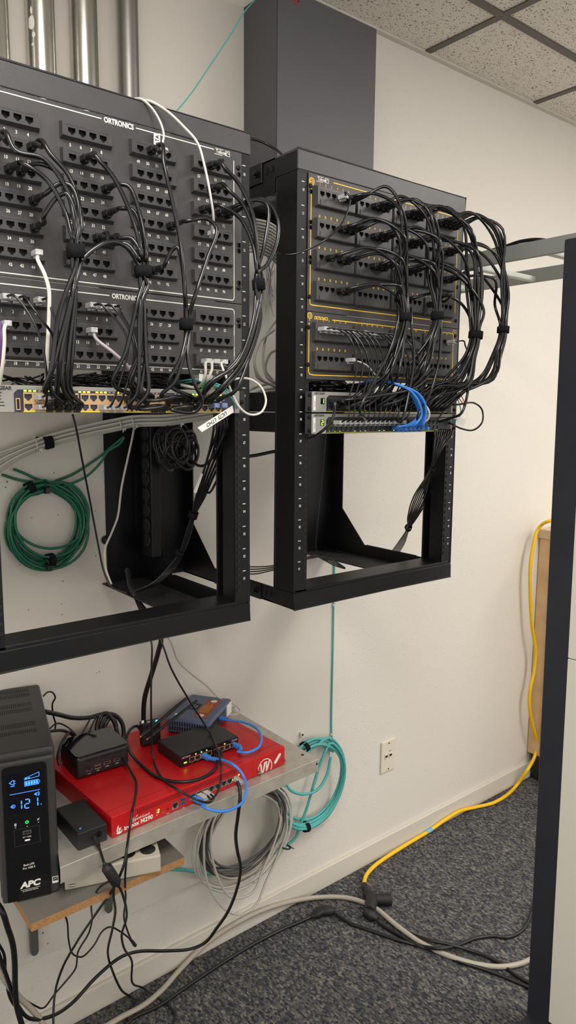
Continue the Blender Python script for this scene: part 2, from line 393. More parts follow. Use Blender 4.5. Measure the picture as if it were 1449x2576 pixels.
# ------------------------------------------------------------------ jack modules
def jack_mesh(w,h,name):
    b=B(); yf=-.0082; yb=-.0008
    xs=[-w/2,-.0058,-.0036,-.0019,.0019,.0036,.0058,w/2]; bot=[None,-.0018,-.0036,-.0054,-.0036,-.0018,None]; top=.0046
    sc=min(1,(w-.002)/.0126); xs=[xs[0]]+[x*sc for x in xs[1:-1]]+[xs[-1]]
    zs=lambda z:z*sc
    for i in range(7):
        x0,x1=xs[i],xs[i+1]
        if bot[i] is None: b.add([(x0,yf,-h/2),(x1,yf,-h/2),(x1,yf,h/2),(x0,yf,h/2)],[(0,1,2,3)]); continue
        zb=zs(bot[i]); zt_=zs(top)
        b.add([(x0,yf,zt_),(x1,yf,zt_),(x1,yf,h/2),(x0,yf,h/2)],[(0,1,2,3)])
        b.add([(x0,yf,-h/2),(x1,yf,-h/2),(x1,yf,zb),(x0,yf,zb)],[(0,1,2,3)])
        b.add([(x0,yb,zb),(x1,yb,zb),(x1,yb,zt_),(x0,yb,zt_)],[(0,1,2,3)],1)
        b.add([(x0,yf,zb),(x1,yf,zb),(x1,yb,zb),(x0,yb,zb)],[(0,1,2,3)],0)
        b.add([(x0,yf,zt_),(x1,yf,zt_),(x1,yb,zt_),(x0,yb,zt_)],[(3,2,1,0)],1)
    for i in range(1,7):
        x=xs[i]; l=zs(bot[i-1]) if bot[i-1] is not None else zs(top); r_=zs(bot[i]) if bot[i] is not None else zs(top)
        lo,hi=min(l,r_),max(l,r_)
        b.add([(x,yf,lo),(x,yf,hi),(x,yb,hi),(x,yb,lo)],[(0,1,2,3)],1)
    b.keep=True
    o=b.build(name,[M['module_dark'],M['hole']]); me=o.data; bpy.data.objects.remove(o); return me
def module_mesh(x0,x1,z0,z1,wx0,wx1,wz0,wz1,tabs,name,rib=None):
    b=B(); yf=-.0085; i=.0034
    def ring(a,c,mi=0):
        n=len(b.v); b.v+= [V(p) for p in a]+[V(p) for p in c]
        for k in range(4): b.f.append([n+k,n+(k+1)%4,n+4+(k+1)%4,n+4+k]); b.m.append(mi); b.sm.append(False)
    R=lambda x0,x1,y,z0,z1:[(x0,y,z0),(x1,y,z0),(x1,y,z1),(x0,y,z1)]
    ring(R(x0,x1,0,z0,z1),R(x0+i*.5,x1-i*.5,yf,z0+i*1.2,z1-i*.4)); ring(R(x0+i*.5,x1-i*.5,yf,z0+i*1.2,z1-i*.4),R(wx0,wx1,yf,wz0,wz1)); ring(R(wx0,wx1,yf,wz0,wz1),R(wx0,wx1,-.0007,wz0,wz1))
    b.poly(R(wx0,wx1,-.0007,wz0,wz1))
    for tx in tabs: b.add(R(tx-.0022,tx+.0022,yf-.0001,z1-.0035,z1-.0016),[(0,1,2,3)],1)
    if rib:
        r0,r1,s0,s1=rib; b.add(R(r0,r1,yf-.0001,s0,s1),[(0,1,2,3)],1); b.box(r0+.001,r1-.001,yf-.0012,yf,s0+.0012,s1-.0008)
    b.keep=True
    o=b.build(name,[M['module'],M['module_dark']]); me=o.data; bpy.data.objects.remove(o); return me
J4=jack_mesh(.0171,.0168,'jack'); J6=jack_mesh(.0156,.0160,'jack')
M4=module_mesh(-.0167,.0683,-.0120,.0132,-.00855,.05985,-.0084,.0084,[k*.0171 for k in range(4)],'jack_module')
M6=module_mesh(-.0135,.0915,-.0255,.0148,-.0078,.0858,-.0080,.0080,[k*.0156 for k in range(6)],'jack_module',rib=(-.006,.084,-.0225,-.0105))
def fill(root,ox,oz,me,jm,n,pitch,y=-.003):
    o=bpy.data.objects.new('jack_module',me); COL.objects.link(o); o.parent=root; o.location=V((ox,y,oz))-root.location
    for k in range(n):
        j=bpy.data.objects.new('jack',jm); COL.objects.link(j); j.parent=o; j.location=(k*pitch,0,0)
    return o
def screw(parent,x,z,y=-.003,r=.0045,m='bscrew'):
    b=B(); b.cyl((x,y,z),(x,y-.002,z),r,14,r1=r*.9); b.cyl((x,y-.002,z),(x,y-.0034,z),r*.9,14,r1=r*.35); b.box(x-r*.6,x+r*.6,y-.0036,y-.0030,z-.0005,z+.0005,1); b.box(x-.0005,x+.0005,y-.0036,y-.0030,z-r*.6,z+r*.6,1)
    return b.build('screw',[M[m],M['hole']],parent)
def tolicom(b,x,z,h):
    write(b,'Tolicom',(x,-.0035,z),X,Z,h,align='L',bold=.02,sx=.78)
    b.add([(x-.001,-.0034,z+h*1.12),(x+h*2.6,-.0034,z+h*1.12),(x+h*2.6,-.0034,z+h*1.25),(x-.001,-.0034,z+h*1.25)],[(0,1,2,3)])
    for k in range(9): b.box(x+.0019*k-.003,x+.0019*k-.0018,-.0034,-.0033,z-h*.42,z-h*.2)
    # handset in a rounded box
    cx_=x+h*3.95; w=h*.75
    for a,c in (((cx_-w,z-.0008),(cx_+w,z-.0008)),((cx_-w,z+h*1.15),(cx_+w,z+h*1.15)),((cx_-w,z-.0008),(cx_-w,z+h*1.15)),((cx_+w,z-.0008),(cx_+w,z+h*1.15))): rline(b,(a[0],-.0034,a[1]),(c[0],-.0034,c[1]),h*.14)
    b.tube([(cx_-w*.6,-.0034,z+h*.3),(cx_-w*.45,-.0034,z+h*.7),(cx_,-.0034,z+h*.82),(cx_+w*.45,-.0034,z+h*.7),(cx_+w*.6,-.0034,z+h*.3)],h*.1,5)
def arcline(b,pts,w,mi=0):
    for p,q in zip(pts,pts[1:]): rline(b,p,q,w,mi=mi)
# ---- left rack, white lettering
C4=(-.5875,-.4712,-.3553,-.2392); ROW=(1.9615,1.9235,1.8857,1.8478,1.8092,1.7715)
def panel_plate(name,label,x0,x1,z0,z1,screws,notch=()):
    t=thing(name,label,'patch panel',((x0+x1)/2,0,z0))
    b=B(); b.box(x0,x1,-.003,-.0002,z0,z1); b.build('face_plate',M['panel'],t,bevel=.0006)
    for x,z in screws: screw(t,x,z)
    for x,z in notch: h=B(); h.cyl((x,-.0034,z),(x,-.003,z),.0042,12); h.box(x,x+.006,-.0034,-.003,z-.0042,z+.0042); h.build('slot_hole',M['hole'],t)
    return t
zz=lambda px,py:at(px,py,y=-.003)
P1=panel_plate('patch_bay','large upper black patch panel with six rows of white-numbered jacks',-.6205,-.1478,1.7352,2.0005,[(-.1552,zz(600,423).z),(-.1552,zz(601,725).z),(-.6125,1.97),(-.6125,1.76)],[(-.1555,zz(600,439).z),(-.1555,zz(600,617).z),(-.1555,zz(600,631).z),(-.1555,zz(600,712).z)])
for r,z in enumerate(ROW):
    for c,x in enumerate(C4):
        mo=fill(P1,x,z,M4,J4,4,.0171); b=B()
        base=(1 if c<2 else 49)+(c%2)*4+r*8
        for k in range(4): write(b,str(base+k),(x+k*.0171,-.0034,z-.0203),X,Z,.0048,sx=.85,bold=.03)
        b.build('port_numbers',M['ink'],mo)
b=B(); zt_=1.9942
arcline(b,[(-.606,-.0034,1.74),(-.606,-.0034,zt_),(-.4183,-.0034,zt_)],.0016); rline(b,(-.3585,-.0034,zt_),(-.2075,-.0034,zt_),.0016)
arcline(b,[(-.1655,-.0034,1.984),(-.1655,-.0034,1.7445),(-.1668,-.0034,1.7415),(-.170,-.0034,1.7402),(-.606,-.0034,1.7402)],.0016)
b.build('border_line',M['ink'],P1)
b=B(); write(b,'ORTRONICS',(-.3885,-.0034,1.9905),X,Z,.0078,bold=.04,sx=.82,slant=.0); b.build('maker_lettering',M['ink'],P1); b=B(); tolicom(b,-.2035,1.9895,.0062); b.build('installer_sticker',M['ink'],P1)
P2=panel_plate('patch_bay','lower black patch panel with three rows of white-numbered jacks',-.6205,-.1478,1.6025,1.7342,[(-.1552,zz(601,806).z),(-.1552,zz(601,917).z),(-.6125,1.71),(-.6125,1.62)],[(-.1555,zz(601,820).z)])
for r,z in enumerate((1.7027,1.6642,1.6262)):
    for c,x in enumerate((-.5868,-.4697,-.3532,-.2376)):
        mo=fill(P2,x,z,M4,J4,4,.0171); b=B()
        base=(1 if c<2 else 25)+(c%2)*4+r*8
        for k in range(4): write(b,str(base+k),(x+k*.0171,-.0034,z-.0203),X,Z,.0048,sx=.85,bold=.03)
        b.build('port_numbers',M['ink'],mo)
b=B(); zt_=1.7240
arcline(b,[(-.606,-.0034,1.61),(-.606,-.0034,zt_),(-.4125,-.0034,zt_)],.0016)
arcline(b,[(-.3535,-.0034,zt_),(-.17,-.0034,zt_),(-.1667,-.0034,zt_-.0013),(-.1655,-.0034,zt_-.004),(-.1655,-.0034,1.6165),(-.1667,-.0034,1.6135),(-.17,-.0034,1.6122),(-.606,-.0034,1.6122)],.0016)
b.build('border_line',M['ink'],P2)
b=B(); write(b,'ORTRONICS',(-.3835,-.0034,1.7205),X,Z,.0075,bold=.04,sx=.82); b.build('maker_lettering',M['ink'],P2)
# ---- middle rack, yellow lettering
C6=(.0408,.1500,.2595,.3687)
def emblem(b,x,z,r):
    y=-.0034
    for k in range(5):
        zz_=z+r*(-.8+.4*k); w=math.sqrt(max(.05,1-((zz_-z)/r)**2))*r
        rline(b,(x-w,y,zz_),(x-w*.15,y,zz_+(.0008 if k%2 else 0)),r*.2); rline(b,(x+w*.1,y,zz_),(x+w,y,zz_),r*.2)
    pts=[(x+r*1.15*math.cos(a*.3927),y,z+r*1.15*math.sin(a*.3927)) for a in range(17)]; arcline(b,pts,r*.16)
    rline(b,(x,y,z-r*1.9),(x,y,z-r),r*.25)
P3=panel_plate('patch_bay','large upper patch panel with yellow border and four rows of jacks',.0122,.4885,1.7372,2.0003,[(.0165,zz(779,467).z),(.0165,zz(774,746).z),(.4785,zz(1147,722).z),(.4785,1.755)],[(.0165,zz(779,481).z),(.0165,zz(778,558).z),(.0165,zz(778,571).z),(.0165,zz(777,647).z),(.0165,zz(777,659).z)])
ROW2=(1.9635,1.9033,1.8430,1.7823)
b=B()
for r,z in enumerate(ROW2):
    for c,x in enumerate(C6):
        mo=fill(P3,x,z,M6,J6,6,.0156); b=B()
        for k in range(6): write(b,str(1+r*24+c*6+k),(x+k*.0156,-.0034,z+.0172),X,Z,.0048,sx=.62,bold=.03)
        b.build('port_numbers',M['yink'],mo)
b=B(); y=-.0034
rline(b,(.0765,y,1.9925),(.466,y,1.9905),.0019); arcline(b,[(.466,y,1.9905),(.4705,y,1.9885),(.4722,y,1.984),(.4735,y,1.772)],.0019)
arcline(b,[(.0185,y,1.975),(.0182,y,1.754),(.0195,y,1.7508),(.0235,y,1.7496),(.462,y,1.7502)],.0019)
b.build('border_line',M['yink'],P3)
b=B(); emblem(b,.0195,1.9845,.006); b.build('emblem',M['yink'],P3)
b=B(); tolicom(b,.0345,1.9895,.0062); b.build('maker_lettering',M['ink'],P3)
P4=panel_plate('patch_bay','lower patch panel with yellow border and two rows of jacks',.0122,.4885,1.6028,1.7364,[(.0155,zz(774,823).z),(.0155,zz(773,917).z),(.4785,1.72),(.4785,1.62)],[])
b=B()
for r,z in enumerate((1.7025,1.6448)):
    for c,x in enumerate((.0392,.1490,.2588,.3685)):
        mo=fill(P4,x,z,M6,J6,6,.0156); b=B()
        for k in range(6): write(b,str(1+r*24+c*6+k),(x+k*.0156,-.0034,z+.0172),X,Z,.0048,sx=.62,bold=.03)
        b.build('port_numbers',M['yink'],mo)
b=B()
rline(b,(.0795,y,1.7247),(.462,y,1.7247),.0019); arcline(b,[(.462,y,1.7247),(.4692,y,1.7235),(.4715,y,1.719),(.472,y,1.622),(.470,y,1.6175),(.465,y,1.616),(.03,y,1.6115),(.0195,y,1.613),(.0168,y,1.618),(.0168,y,1.715)],.0019)
b.build('border_line',M['yink'],P4)
b=B(); emblem(b,.0185,1.7285,.0055); b.build('emblem',M['yink'],P4); b=B()
arcline(b,[(.4745+.006*math.cos(a*.3927),y,1.7392+.006*math.sin(a*.3927)-.012) for a in range(17)],.0009); write(b,'UL',(.4745,y,1.7255),X,Z,.004,sx=.8); b.build('approval_mark',M['yink'],P4)
b=B(); write(b,'ORTRONICS',(.0485,y,1.7225),X,Z,.0062,bold=.03,sx=.74,slant=.12); b.build('maker_lettering',M['yink'],P4)

# ------------------------------------------------------------------ switches
def seg7(b,ch,x,z,h,w,t,mi=0,y=-.0131):
    S={'1':'bc','2':'abged'}[ch]; P={'a':((0,2),(1,2)),'b':((1,1),(1,2)),'c':((1,0),(1,1)),'d':((0,0),(1,0)),'e':((0,0),(0,1)),'f':((0,1),(0,2)),'g':((0,1),(1,1))}
    for s in S:
        (a,c),(d,e)=P[s]; rline(b,(x+a*w,y,z+c*h/2),(x+d*w,y,z+e*h/2),t,mi=mi)
JS=jack_mesh(.0146,.0150,'port_socket')
def port_sockets(t,x0,n,pitch,z,y,m):
    for k in range(n):
        j=bpy.data.objects.new('port_socket',m); COL.objects.link(j); j.parent=t; j.location=V((x0+k*pitch,y+.0066,z))-t.location
def leds(t,name,xs,z,y,cols):
    for x,c in zip(xs,cols):
        if not c: continue
    for x,c in zip(xs,cols):
        if not c: continue
        b=B(); b.box(x-.0022,x+.0022,y-.0006,y,z-.0011,z+.0011); b.build(name,M[c],t)
SW1=thing('network_switch','grey rack switch with yellow port band in the left rack','network switch',(-.39,.12,1.534))
b=B(); b.box(-.625,-.155,-.010,.26,1.5335,1.575); b.build('case',M['sgrey'],SW1,bevel=.001)
b=B(); b.prism([(-.5764,-.0112,1.5345),(-.17,-.0112,1.5345),(-.17,-.0112,1.5685),(-.571,-.0112,1.5685),(-.5764,-.0112,1.563)],None,(0,.0012,0)); b.build('port_fascia',M['snavy'],SW1)
JSM=JS.copy(); JSM.materials[0]=M['jackmetal']
for g in range(4):
    x0=-.563+.0915*g+.0073
    for z in (1.5573,1.5422): port_sockets(SW1,x0,6,.0147,z,-.0112,JSM)
b=B(); b.box(-.5635,-.19,-.0135,-.0112,1.5345,1.5362); b.build('yellow_band',M['yband'],SW1)
random.seed(3)
xs=[-.5595+.0073*k for k in range(50)]; leds(SW1,'port_light',xs,1.5668,-.0112,[random.choice(['led0','led0','led0','led0','ledg','ledg','leda']) if random.random()<.85 else None for _ in xs])
b=B(); write(b,'NETGEAR',(-.5795,-.0104,1.5678),X,Z,.0052,align='R',bold=.03); 
for k,wd in enumerate((.006,.005,.005,.009,.010)): b.box(-.6005,-.6005+wd,-.0104,-.0100,1.5628-.0048*k,1.5640-.0048*k)
b.build('maker_lettering',M['black_text'],SW1)
b=B(); b.box(-.5745,-.568,-.0125,-.0112,1.5375,1.5555); b.box(-.5732,-.5693,-.0127,-.0112,1.539,1.554,1); b.build('usb_port',[M['jackmetal'],M['hole']],SW1)
b=B(); b.box(-.158,-.1475,-.012,-.0095,1.5335,1.575); b.build('mounting_ear',M['plastic'],SW1); screw(SW1,-.1545,1.5545,-.012)
def stack_switch(n,label,z0,z1,ip):
    t=thing('network_switch',label,'network switch',(.24,.12,z0),'switches under the yellow-lined panels')
    b=B(); b.box(.021,.463,-.012,.27,z0,z1); b.build('case',M['plastic'],t,bevel=.0008)
    b=B(); b.box(.0185,.466,-.0135,-.012,z0+.0005,z1-.0005); b.build('front_fascia',M['sgrey'],t)
    b=B(); b.prism([(.058,-.0142,z0+.0012),(.46,-.0142,z0+.0012),(.46,-.0142,z1-.0075),(.064,-.0142,z1-.0075),(.058,-.0142,z1-.0135)],None,(0,.0007,0)); b.build('port_fascia',M['plastic'],t)
    for xe in (.0030,.4665):
        b=B(); b.box(xe,xe+.0165,-.0115,-.0095,z0,z1); b.build('mounting_ear',M['plastic'],t,bevel=.0006)
        for z in (z0+.0075,z1-.0075): screw(t,xe+.0105,z,-.0115,.0042)
    for g in range(4):
        for z in (z0+.0235,z0+.0098): port_sockets(t,.0672+.0892*g,6,.0143,z,-.0142,JS)
    b=B(); b.box(.059,.44,-.0155,-.0142,z0+.0012,z0+.0022); b.build('yellow_band',M['yband'],t)
    random.seed(20+n); xs=[.0645+.0075*k for k in range(48)]
    leds(t,'port_light',xs,z0+.0035 if n==1 else z0+.0042,-.0148,[random.choice(['ledg','leda','ledg',None,None,None,None,None]) for _ in xs])
    b=B(); write(b,'NETGEAR',(.0255,-.0138,z1-.0062),X,Z,.0043,align='L',bold=.03); b.build('maker_lettering',M['black_text'],t)
    b=B(); b.box(.0418,.0520,-.0139,-.0135,z0+.0165,z0+.0292); d=b.build('digit_window',M['screen'],t)
    b=B(); seg7(b,str(n),.0447,z0+.0185,.0085,.0046,.0013,y=-.0141); b.build('digit',M['ledg'],d)
    b=B(); b.box(.0225,.0282,-.0139,-.0135,z0+.004,z1-.009); l=b.build('address_label',M['label'],t)
    b=B(); write(b,ip,(.0270,-.0141,z0+.0165),Z,-X,.0022,sx=.62,bold=.0); b.build('label_text',M['black_text'],l)
    b=B()
    for yc in (.145,.20):
        b=B()
        for k in range(16):
            a=k*.3927
            for rr in (.0145,.0115): b.box(.0205,.021,yc+rr*math.cos(a)-.0016,yc+rr*math.cos(a)+.0016,(z0+z1)/2+rr*math.sin(a)-.0011,(z0+z1)/2+rr*math.sin(a)+.0011)
        b.build('fan_vent',M['hole'],t)
    return t
stack_switch(1,'upper rack switch showing a green 1 under the yellow-lined panels',1.5362,1.5785,'192.168.100.65')
stack_switch(2,'lower rack switch showing a green 2 under the yellow-lined panels',1.4920,1.5340,'192.168.100.66')

# ------------------------------------------------------------------ chase, conduits, ladder, cabinets
t=thing('cable_chase','tall charcoal sheet-metal cable chase on the wall above the middle rack','cable chase',(.343,.39,2.03))
b=B(); b.box(.1792,.5075,.315,WY,2.045,2.527); b.build('body',M['chase'],t,bevel=.0012)
b=B(); b.box(.1775,.1790,.313,.317,2.045,2.527); b.box(.1775,.181,.3135,.3148,2.045,2.527); b.build('seam_flange',M['chase'],t)
b=B(); random.seed(4)
p=at(738,4,y=.3145)
for k,(dx,dz,tx) in enumerate([(0,0.0,'NOT'),(.006,-.0075,'XX')]): write(b,tx,(p.x+dx,.3146,p.z+dz+.004),X,Z,.012,bold=.03,sx=1.1)
b.build('red_marking',M['rink'],t)
for k,(x0,x1,lab) in enumerate([(-45,25,'galvanised conduit pipe at the far left edge above the left rack'),(72,143,'galvanised conduit pipe with pale paint splashes, second from the left'),(184,248,'galvanised conduit pipe third from the left above the left rack'),(301,352,'slimmer galvanised conduit pipe nearest the bare wall, rightmost of the four')]):
    pa=at(x0,120,y=.415); pb=at(x1,120,y=.415); r=(pb-pa).length/2*.79; r=.0279 if k<3 else .0222
    c=(pa+pb)/2
    b=B(); b.cyl((c.x,.422,1.9),(c.x,.422,2.62),r,40); o=b.build('conduit_pipe',M['galv'] if k<3 else mat('dull_galvanised',(150,148,144),.42,metal=.9,noise=.1,nscale=20)); tag(o,lab,'pipe','conduit pipes rising from behind the left rack')
    if k==1:
        b=B(); random.seed(9)
        for (px,py,w,h) in ((76,60,5,18),(80,92,3,7),(75,30,2,9),(79,115,2,4)):
            q=at(px,py,y=.415); dx=q.x-c.x
            pts=[]
            for a in range(10):
                an=a*.628; qx=dx+w*.0007*math.cos(an)*(1+.3*random.random()); qz=q.z+h*.0007*math.sin(an)*(1+.3*random.random())
                qx=max(-r*.98,min(r*.98,qx)); pts.append((c.x+qx,.422-math.sqrt(max(0,(r+.0003)**2-qx*qx)),qz))
            b.poly(pts)
        sp=b.build('paint_splash',M['ink']); sp.parent=o
# overhead ladder runway
t=thing('cable_ladder','pale grey overhead cable ladder running out from the wall','cable ladder',(.79,.2,1.907))
for x0 in (.632,.935):
    b=B(); b.box(x0,x0+.010,-1.9,WY-.001,1.9068,1.9445); b.build('side_rail',M['ladder'],t,bevel=.0015)
for k in range(9):
    y=.321-.2286*k
    b=B(); b.box(.6425,.9475 if k==1 else .9345,y-.010,y+.010,1.9085,1.9235); b.build('rung',M['rung'],t,bevel=.004,seg=2)
# tall framed panel, its unseen depth thinned so lamp light reaches the wall
t=thing('room_divider','tall beige-panelled partition with a black edge frame standing before the ladder','partition',(.578,-.6,0))
t.rotation_euler=(-.0125,0,0); t.location=(.578,-.24,0)
yb=0.0; yf=-.82
b=B(); b.box(0,.035,yb-.062,yb,0,1.9205); b.build('rear_post',M['cabframe'],None,bevel=.002).parent=t
b=B(); b.box(0,.035,yf,yf+.062,0,1.9205); b.build('front_post',M['cabframe'],None,bevel=.002).parent=t
b=B(); b.box(0,.035,yf+.062,yb-.062,1.875,1.9205); b.box(0,.035,yf+.062,yb-.062,0,.03); b.build('frame_rails',M['cabframe'],None,bevel=.002).parent=t
for z0,z1 in ((.031,.9715),(.9735,1.874)):
    b=B(); b.box(-.004,.02,yf+.0625,yb-.0625,z0,z1); b.build('side_panel',M['cab'],None,bevel=.0015).parent=t
b=B(); b.box(.024,.039,yf+.0625,yb-.0625,.031,1.874); b.build('far_panel',M['cab'],None).parent=t
for y in (yb-.031,yf+.031): b=B(); b.box(-.10,.135,y-.025,y+.025,-.0005,.012); b.build('foot',M['cabframe'],None).parent=t
# slatted oak cabinet behind it
t=thing('oak_cabinet','pale oak panelled cabinet against the wall behind the black frame','cabinet',(1.95,.3,.1))
b=B(); b.box(1.652,2.25,.13,WY-.002,.115,1.035); b.build('carcass',M['oak'],t,bevel=.002)
b=B(); b.box(1.640,2.26,.118,WY-.001,1.035,1.072); b.build('top',M['oaktop'],t,bevel=.002)
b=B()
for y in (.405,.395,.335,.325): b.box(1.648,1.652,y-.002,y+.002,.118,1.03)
b.build('side_moulding',mat('dark_oak_bead',(160,122,82),.6),t)  # groove lines of the panelling, drawn as darker oak beads
b=B(); b.box(1.668,2.23,.15,WY-.013,.0,.114); b.build('plinth',M['plastic'],t)
# data outlet
t=thing('wall_outlet','ivory two-jack data outlet plate on the textured wall','outlet',(.79,WY,.36))
b=B(); b.box(.7575,.8275,WY-.006,WY-.0002,.3075,.4215); b.build('cover_plate',M['outlet'],t,bevel=.003,seg=2)
for x in (.780,.801):
    b=B(); b.box(x-.008,x+.008,WY-.008,WY-.006,.360,.375); b.box(x-.0065,x+.0065,WY-.0085,WY-.0075,.3575,.3605); j=b.build('data_jack',M['outlet'],t,bevel=.0008)
    b=B(); b.box(x-.0058,x+.0058,WY-.0084,WY-.008,.3628,.3702); b.build('jack_opening',M['hole'],j)
b=B(); write(b,'B14',(.8005,WY-.0064,.3785),X,Z,.0048,bold=.0); b.build('outlet_number',M['black_text'],t)
for z in (.4115,.3180):
    b=B(); b.cyl((.7925,WY-.006,z),(.7925,WY-.0075,z),.003,12); b.build('screw',M['zinc'],t)

# lamps of the room: fluorescent troffers in the ceiling behind and beside the camera
def lamp(x,y,e,sx=.58,sy=1.18,col=(1,.955,.89)):
    l=bpy.data.lights.new('ceiling_lamp','AREA'); l.shape='RECTANGLE'; l.size=sx; l.size_y=sy; l.energy=e; l.color=col
    o=bpy.data.objects.new('ceiling_lamp',l); o.location=(x,y,2.615); COL.objects.link(o)
lamp(1.5,-1.25,36); lamp(-.75,-.95,30); lamp(3.4,-1.4,24); lamp(.9,-3.0,14)
w=bpy.data.worlds.new('world'); SC.world=w; w.use_nodes=True
w.node_tree.nodes['Background'].inputs[0].default_value=(1,.97,.93,1); w.node_tree.nodes['Background'].inputs[1].default_value=1.08
# ------------------------------------------------------------------ shelves and the equipment on them
def lb(b,name,m,t,bevel=0,seg=1):
    """mesh in the thing's own coordinates"""
    o=b.build(name,m,None,bevel=bevel,seg=seg); o.parent=t; return o
def atpl(px,py,o,n):
    d=_R*((px-PCX)/FPX)+_D*((py-PCY)/FPX)+_fw; n=V(n)
    return CAM+d*((V(o)-CAM).dot(n)/d.dot(n))
class Face:
    """front plane of a thing: photo pixel -> local (x,z) on that face"""
    def __init__(s,t):
        s.t=t; s.M=Matrix.Translation(t.location)@Matrix.Rotation(t.rotation_euler.z,4,'Z'); s.I=s.M.inverted(); s.n=s.M.to_3x3()@V((0,-1,0))
    def __call__(s,px,py,dy=0,y=-.0006):
        q=s.I@atpl(px,py,s.M@V((0,dy,0)),s.n); return V((q.x,dy+y,q.z))
SZ=.7052
t=thing('steel_shelf','stainless steel wall shelf holding the red firewall appliance','shelf',(-.15,.4,SZ-.03))
b=B(); b.prism([(.1445,.0938,SZ),(.1445,.451,SZ),(-.385,.451,SZ),(-.505,.0712,SZ)],None,(0,0,-.0025)); b.build('shelf_top',M['steel'],t)
b=B(); b.prism([(-.505,.0712,SZ-.032),(.1445,.0938,SZ-.032),(.1445,.0938,SZ),(-.505,.0712,SZ)],None,(0,-.002,0)); b.prism([(-.505,.0712,SZ-.032),(.1445,.0938,SZ-.032),(.1445,.106,SZ-.032),(-.493,.084,SZ-.032)],None,(0,0,.002)); b.build('front_lip',M['steel'],t,bevel=.0008)
b=B(); b.cyl((.1385,.0914,SZ-.011),(.1385,.0925,SZ-.011),.003,12); q=at(761,1899,z=SZ); b.cyl((q.x,q.y,SZ),(q.x,q.y,SZ+.0003),.004,12); b.build('bolt_hole',M['hole'],t)
b=B()
b.box(-.385,.1445,.4485,.4510,SZ-.0025,SZ+.012)
b.build('rear_flange',M['steel'],t)
WZ=.630
t=thing('particle_board_shelf','grey laminate particle-board shelf carrying the tower power supply','shelf',(-.41,.4,WZ-.022))
b=B(); b.box(-.566,-.2515,.0565,.451,WZ-.0175,WZ-.001); b.build('board_core',M['chip'],t,bevel=.0006)
b=B(); b.box(-.566,-.2515,.0565,.451,WZ-.001,WZ); b.build('laminate_top',M['lam'],t)
for px,pb in ((88,2403),(275,2296)):
    q=at(px,pb,y=.44); b=B()
    b.prism([(q.x-.0125,.449,WZ-.03),(q.x+.0125,.449,WZ-.03),(q.x+.009,.449,q.z+.006),(q.x+.004,.449,q.z),(q.x-.004,.449,q.z),(q.x-.009,.449,q.z+.006)],None,(0,-.012,0))
    b.prism([(q.x-.0125,.449,WZ-.0185),(q.x+.0125,.449,WZ-.0185),(q.x+.006,.10,WZ-.0185),(q.x-.006,.10,WZ-.0185)],None,(0,0,-.009))
    b.prism([(q.x-.002,.44,WZ-.03),(q.x-.002,.16,WZ-.03),(q.x-.002,.44,WZ-.19)],None,(.004,0,0))
    b.build('shelf_bracket',M['bracket'],t,bevel=.0015)
# tower UPS
t=thing('uninterruptible_power_supply','black tower battery backup with blue voltage display standing on the particle-board shelf','power supply',(-.492,.107,WZ),rz=math.radians(-15.3))
W_,H_,D_=.1045,.2885,.345
b=B(); b.box(-W_,0,.012,D_,0,H_); lb(b,'case',M['ups'],t,bevel=.007,seg=3)
b=B(); b.box(-W_+.002,-.002,0,.03,.001,H_-.012); lb(b,'front_bezel',M['ups'],t,bevel=.005,seg=3)
Ff=Face(t)
b=B(); f0=-.0022; poly=[]
x0,x1,z1=-.0935,-.0165,H_-.0205
for cx_,cz_,a0 in ((x1-.008,z1-.008,0),(x0+.008,z1-.008,90)):
    for k in range(6): a=math.radians(a0+18*k); poly.append((cx_+.008*math.cos(a),f0,cz_+.008*math.sin(a)))
poly+=[(x0,f0,.004),(x1,f0,.004)]
b.prism(poly,None,(0,.004,0)); lb(b,'front_panel',M['upsfront'],t)
b=B(); f1=f0-.0006; b.box(x0+.007,x1-.006,f1,f0,.178,.2545); scr=lb(b,'display_screen',M['screen'],t)
y=f1-.0003
b=B()
def L(p,q,w=.0011): rline(b,(p[0],y,p[1]),(q[0],y,q[1]),w)
def seg(ch,x,z,h,w):
    S={'1':'bc','2':'abged'}[ch]; P={'a':((.12,2),(.88,2)),'b':((1,1.1),(1,1.9)),'c':((1,.1),(1,.9)),'d':((.12,0),(.88,0)),'e':((0,.1),(0,.9)),'g':((.12,1),(.88,1))}
    for s_ in S:
        (a,c),(d,e)=P[s_]; L((x+a*w,z+c*h/2),(x+d*w,z+e*h/2),.0019)
zb=.1845
seg('1',-.0705,zb,.0170,.0082); seg('2',-.0568,zb,.0170,.0082); seg('1',-.0425,zb,.0170,.0082)
write(b,'v',(-.0285,y,zb+.001),X,Z,.0035)
L((-.0815,.2160),(-.0295,.2160),.0009)
# bar-graph load wedge and battery gauge
for p,q in (((-.056,.2425),(-.030,.2505)),((-.030,.2505),(-.030,.2425)),((-.056,.2400),(-.030,.2425))): L(p,q,.0009)
for k in range(2): L((-.0545+.005*k,.2418),(-.051+.005*k,.2422),.0022)
for p,q in (((-.0555,.2365),(-.0318,.2365)),((-.0318,.2365),(-.029,.2325)),((-.029,.2325),(-.0318,.2275)),((-.0318,.2275),(-.0555,.2275)),((-.0555,.2365),(-.0555,.2275))): L(p,q,.0009)
for k in range(5): b.add([(-.0542+.0046*k,y,.2287),(-.0505+.0046*k,y,.2287),(-.0505+.0046*k,y,.2353),(-.0542+.0046*k,y,.2353)],[(0,1,2,3)])
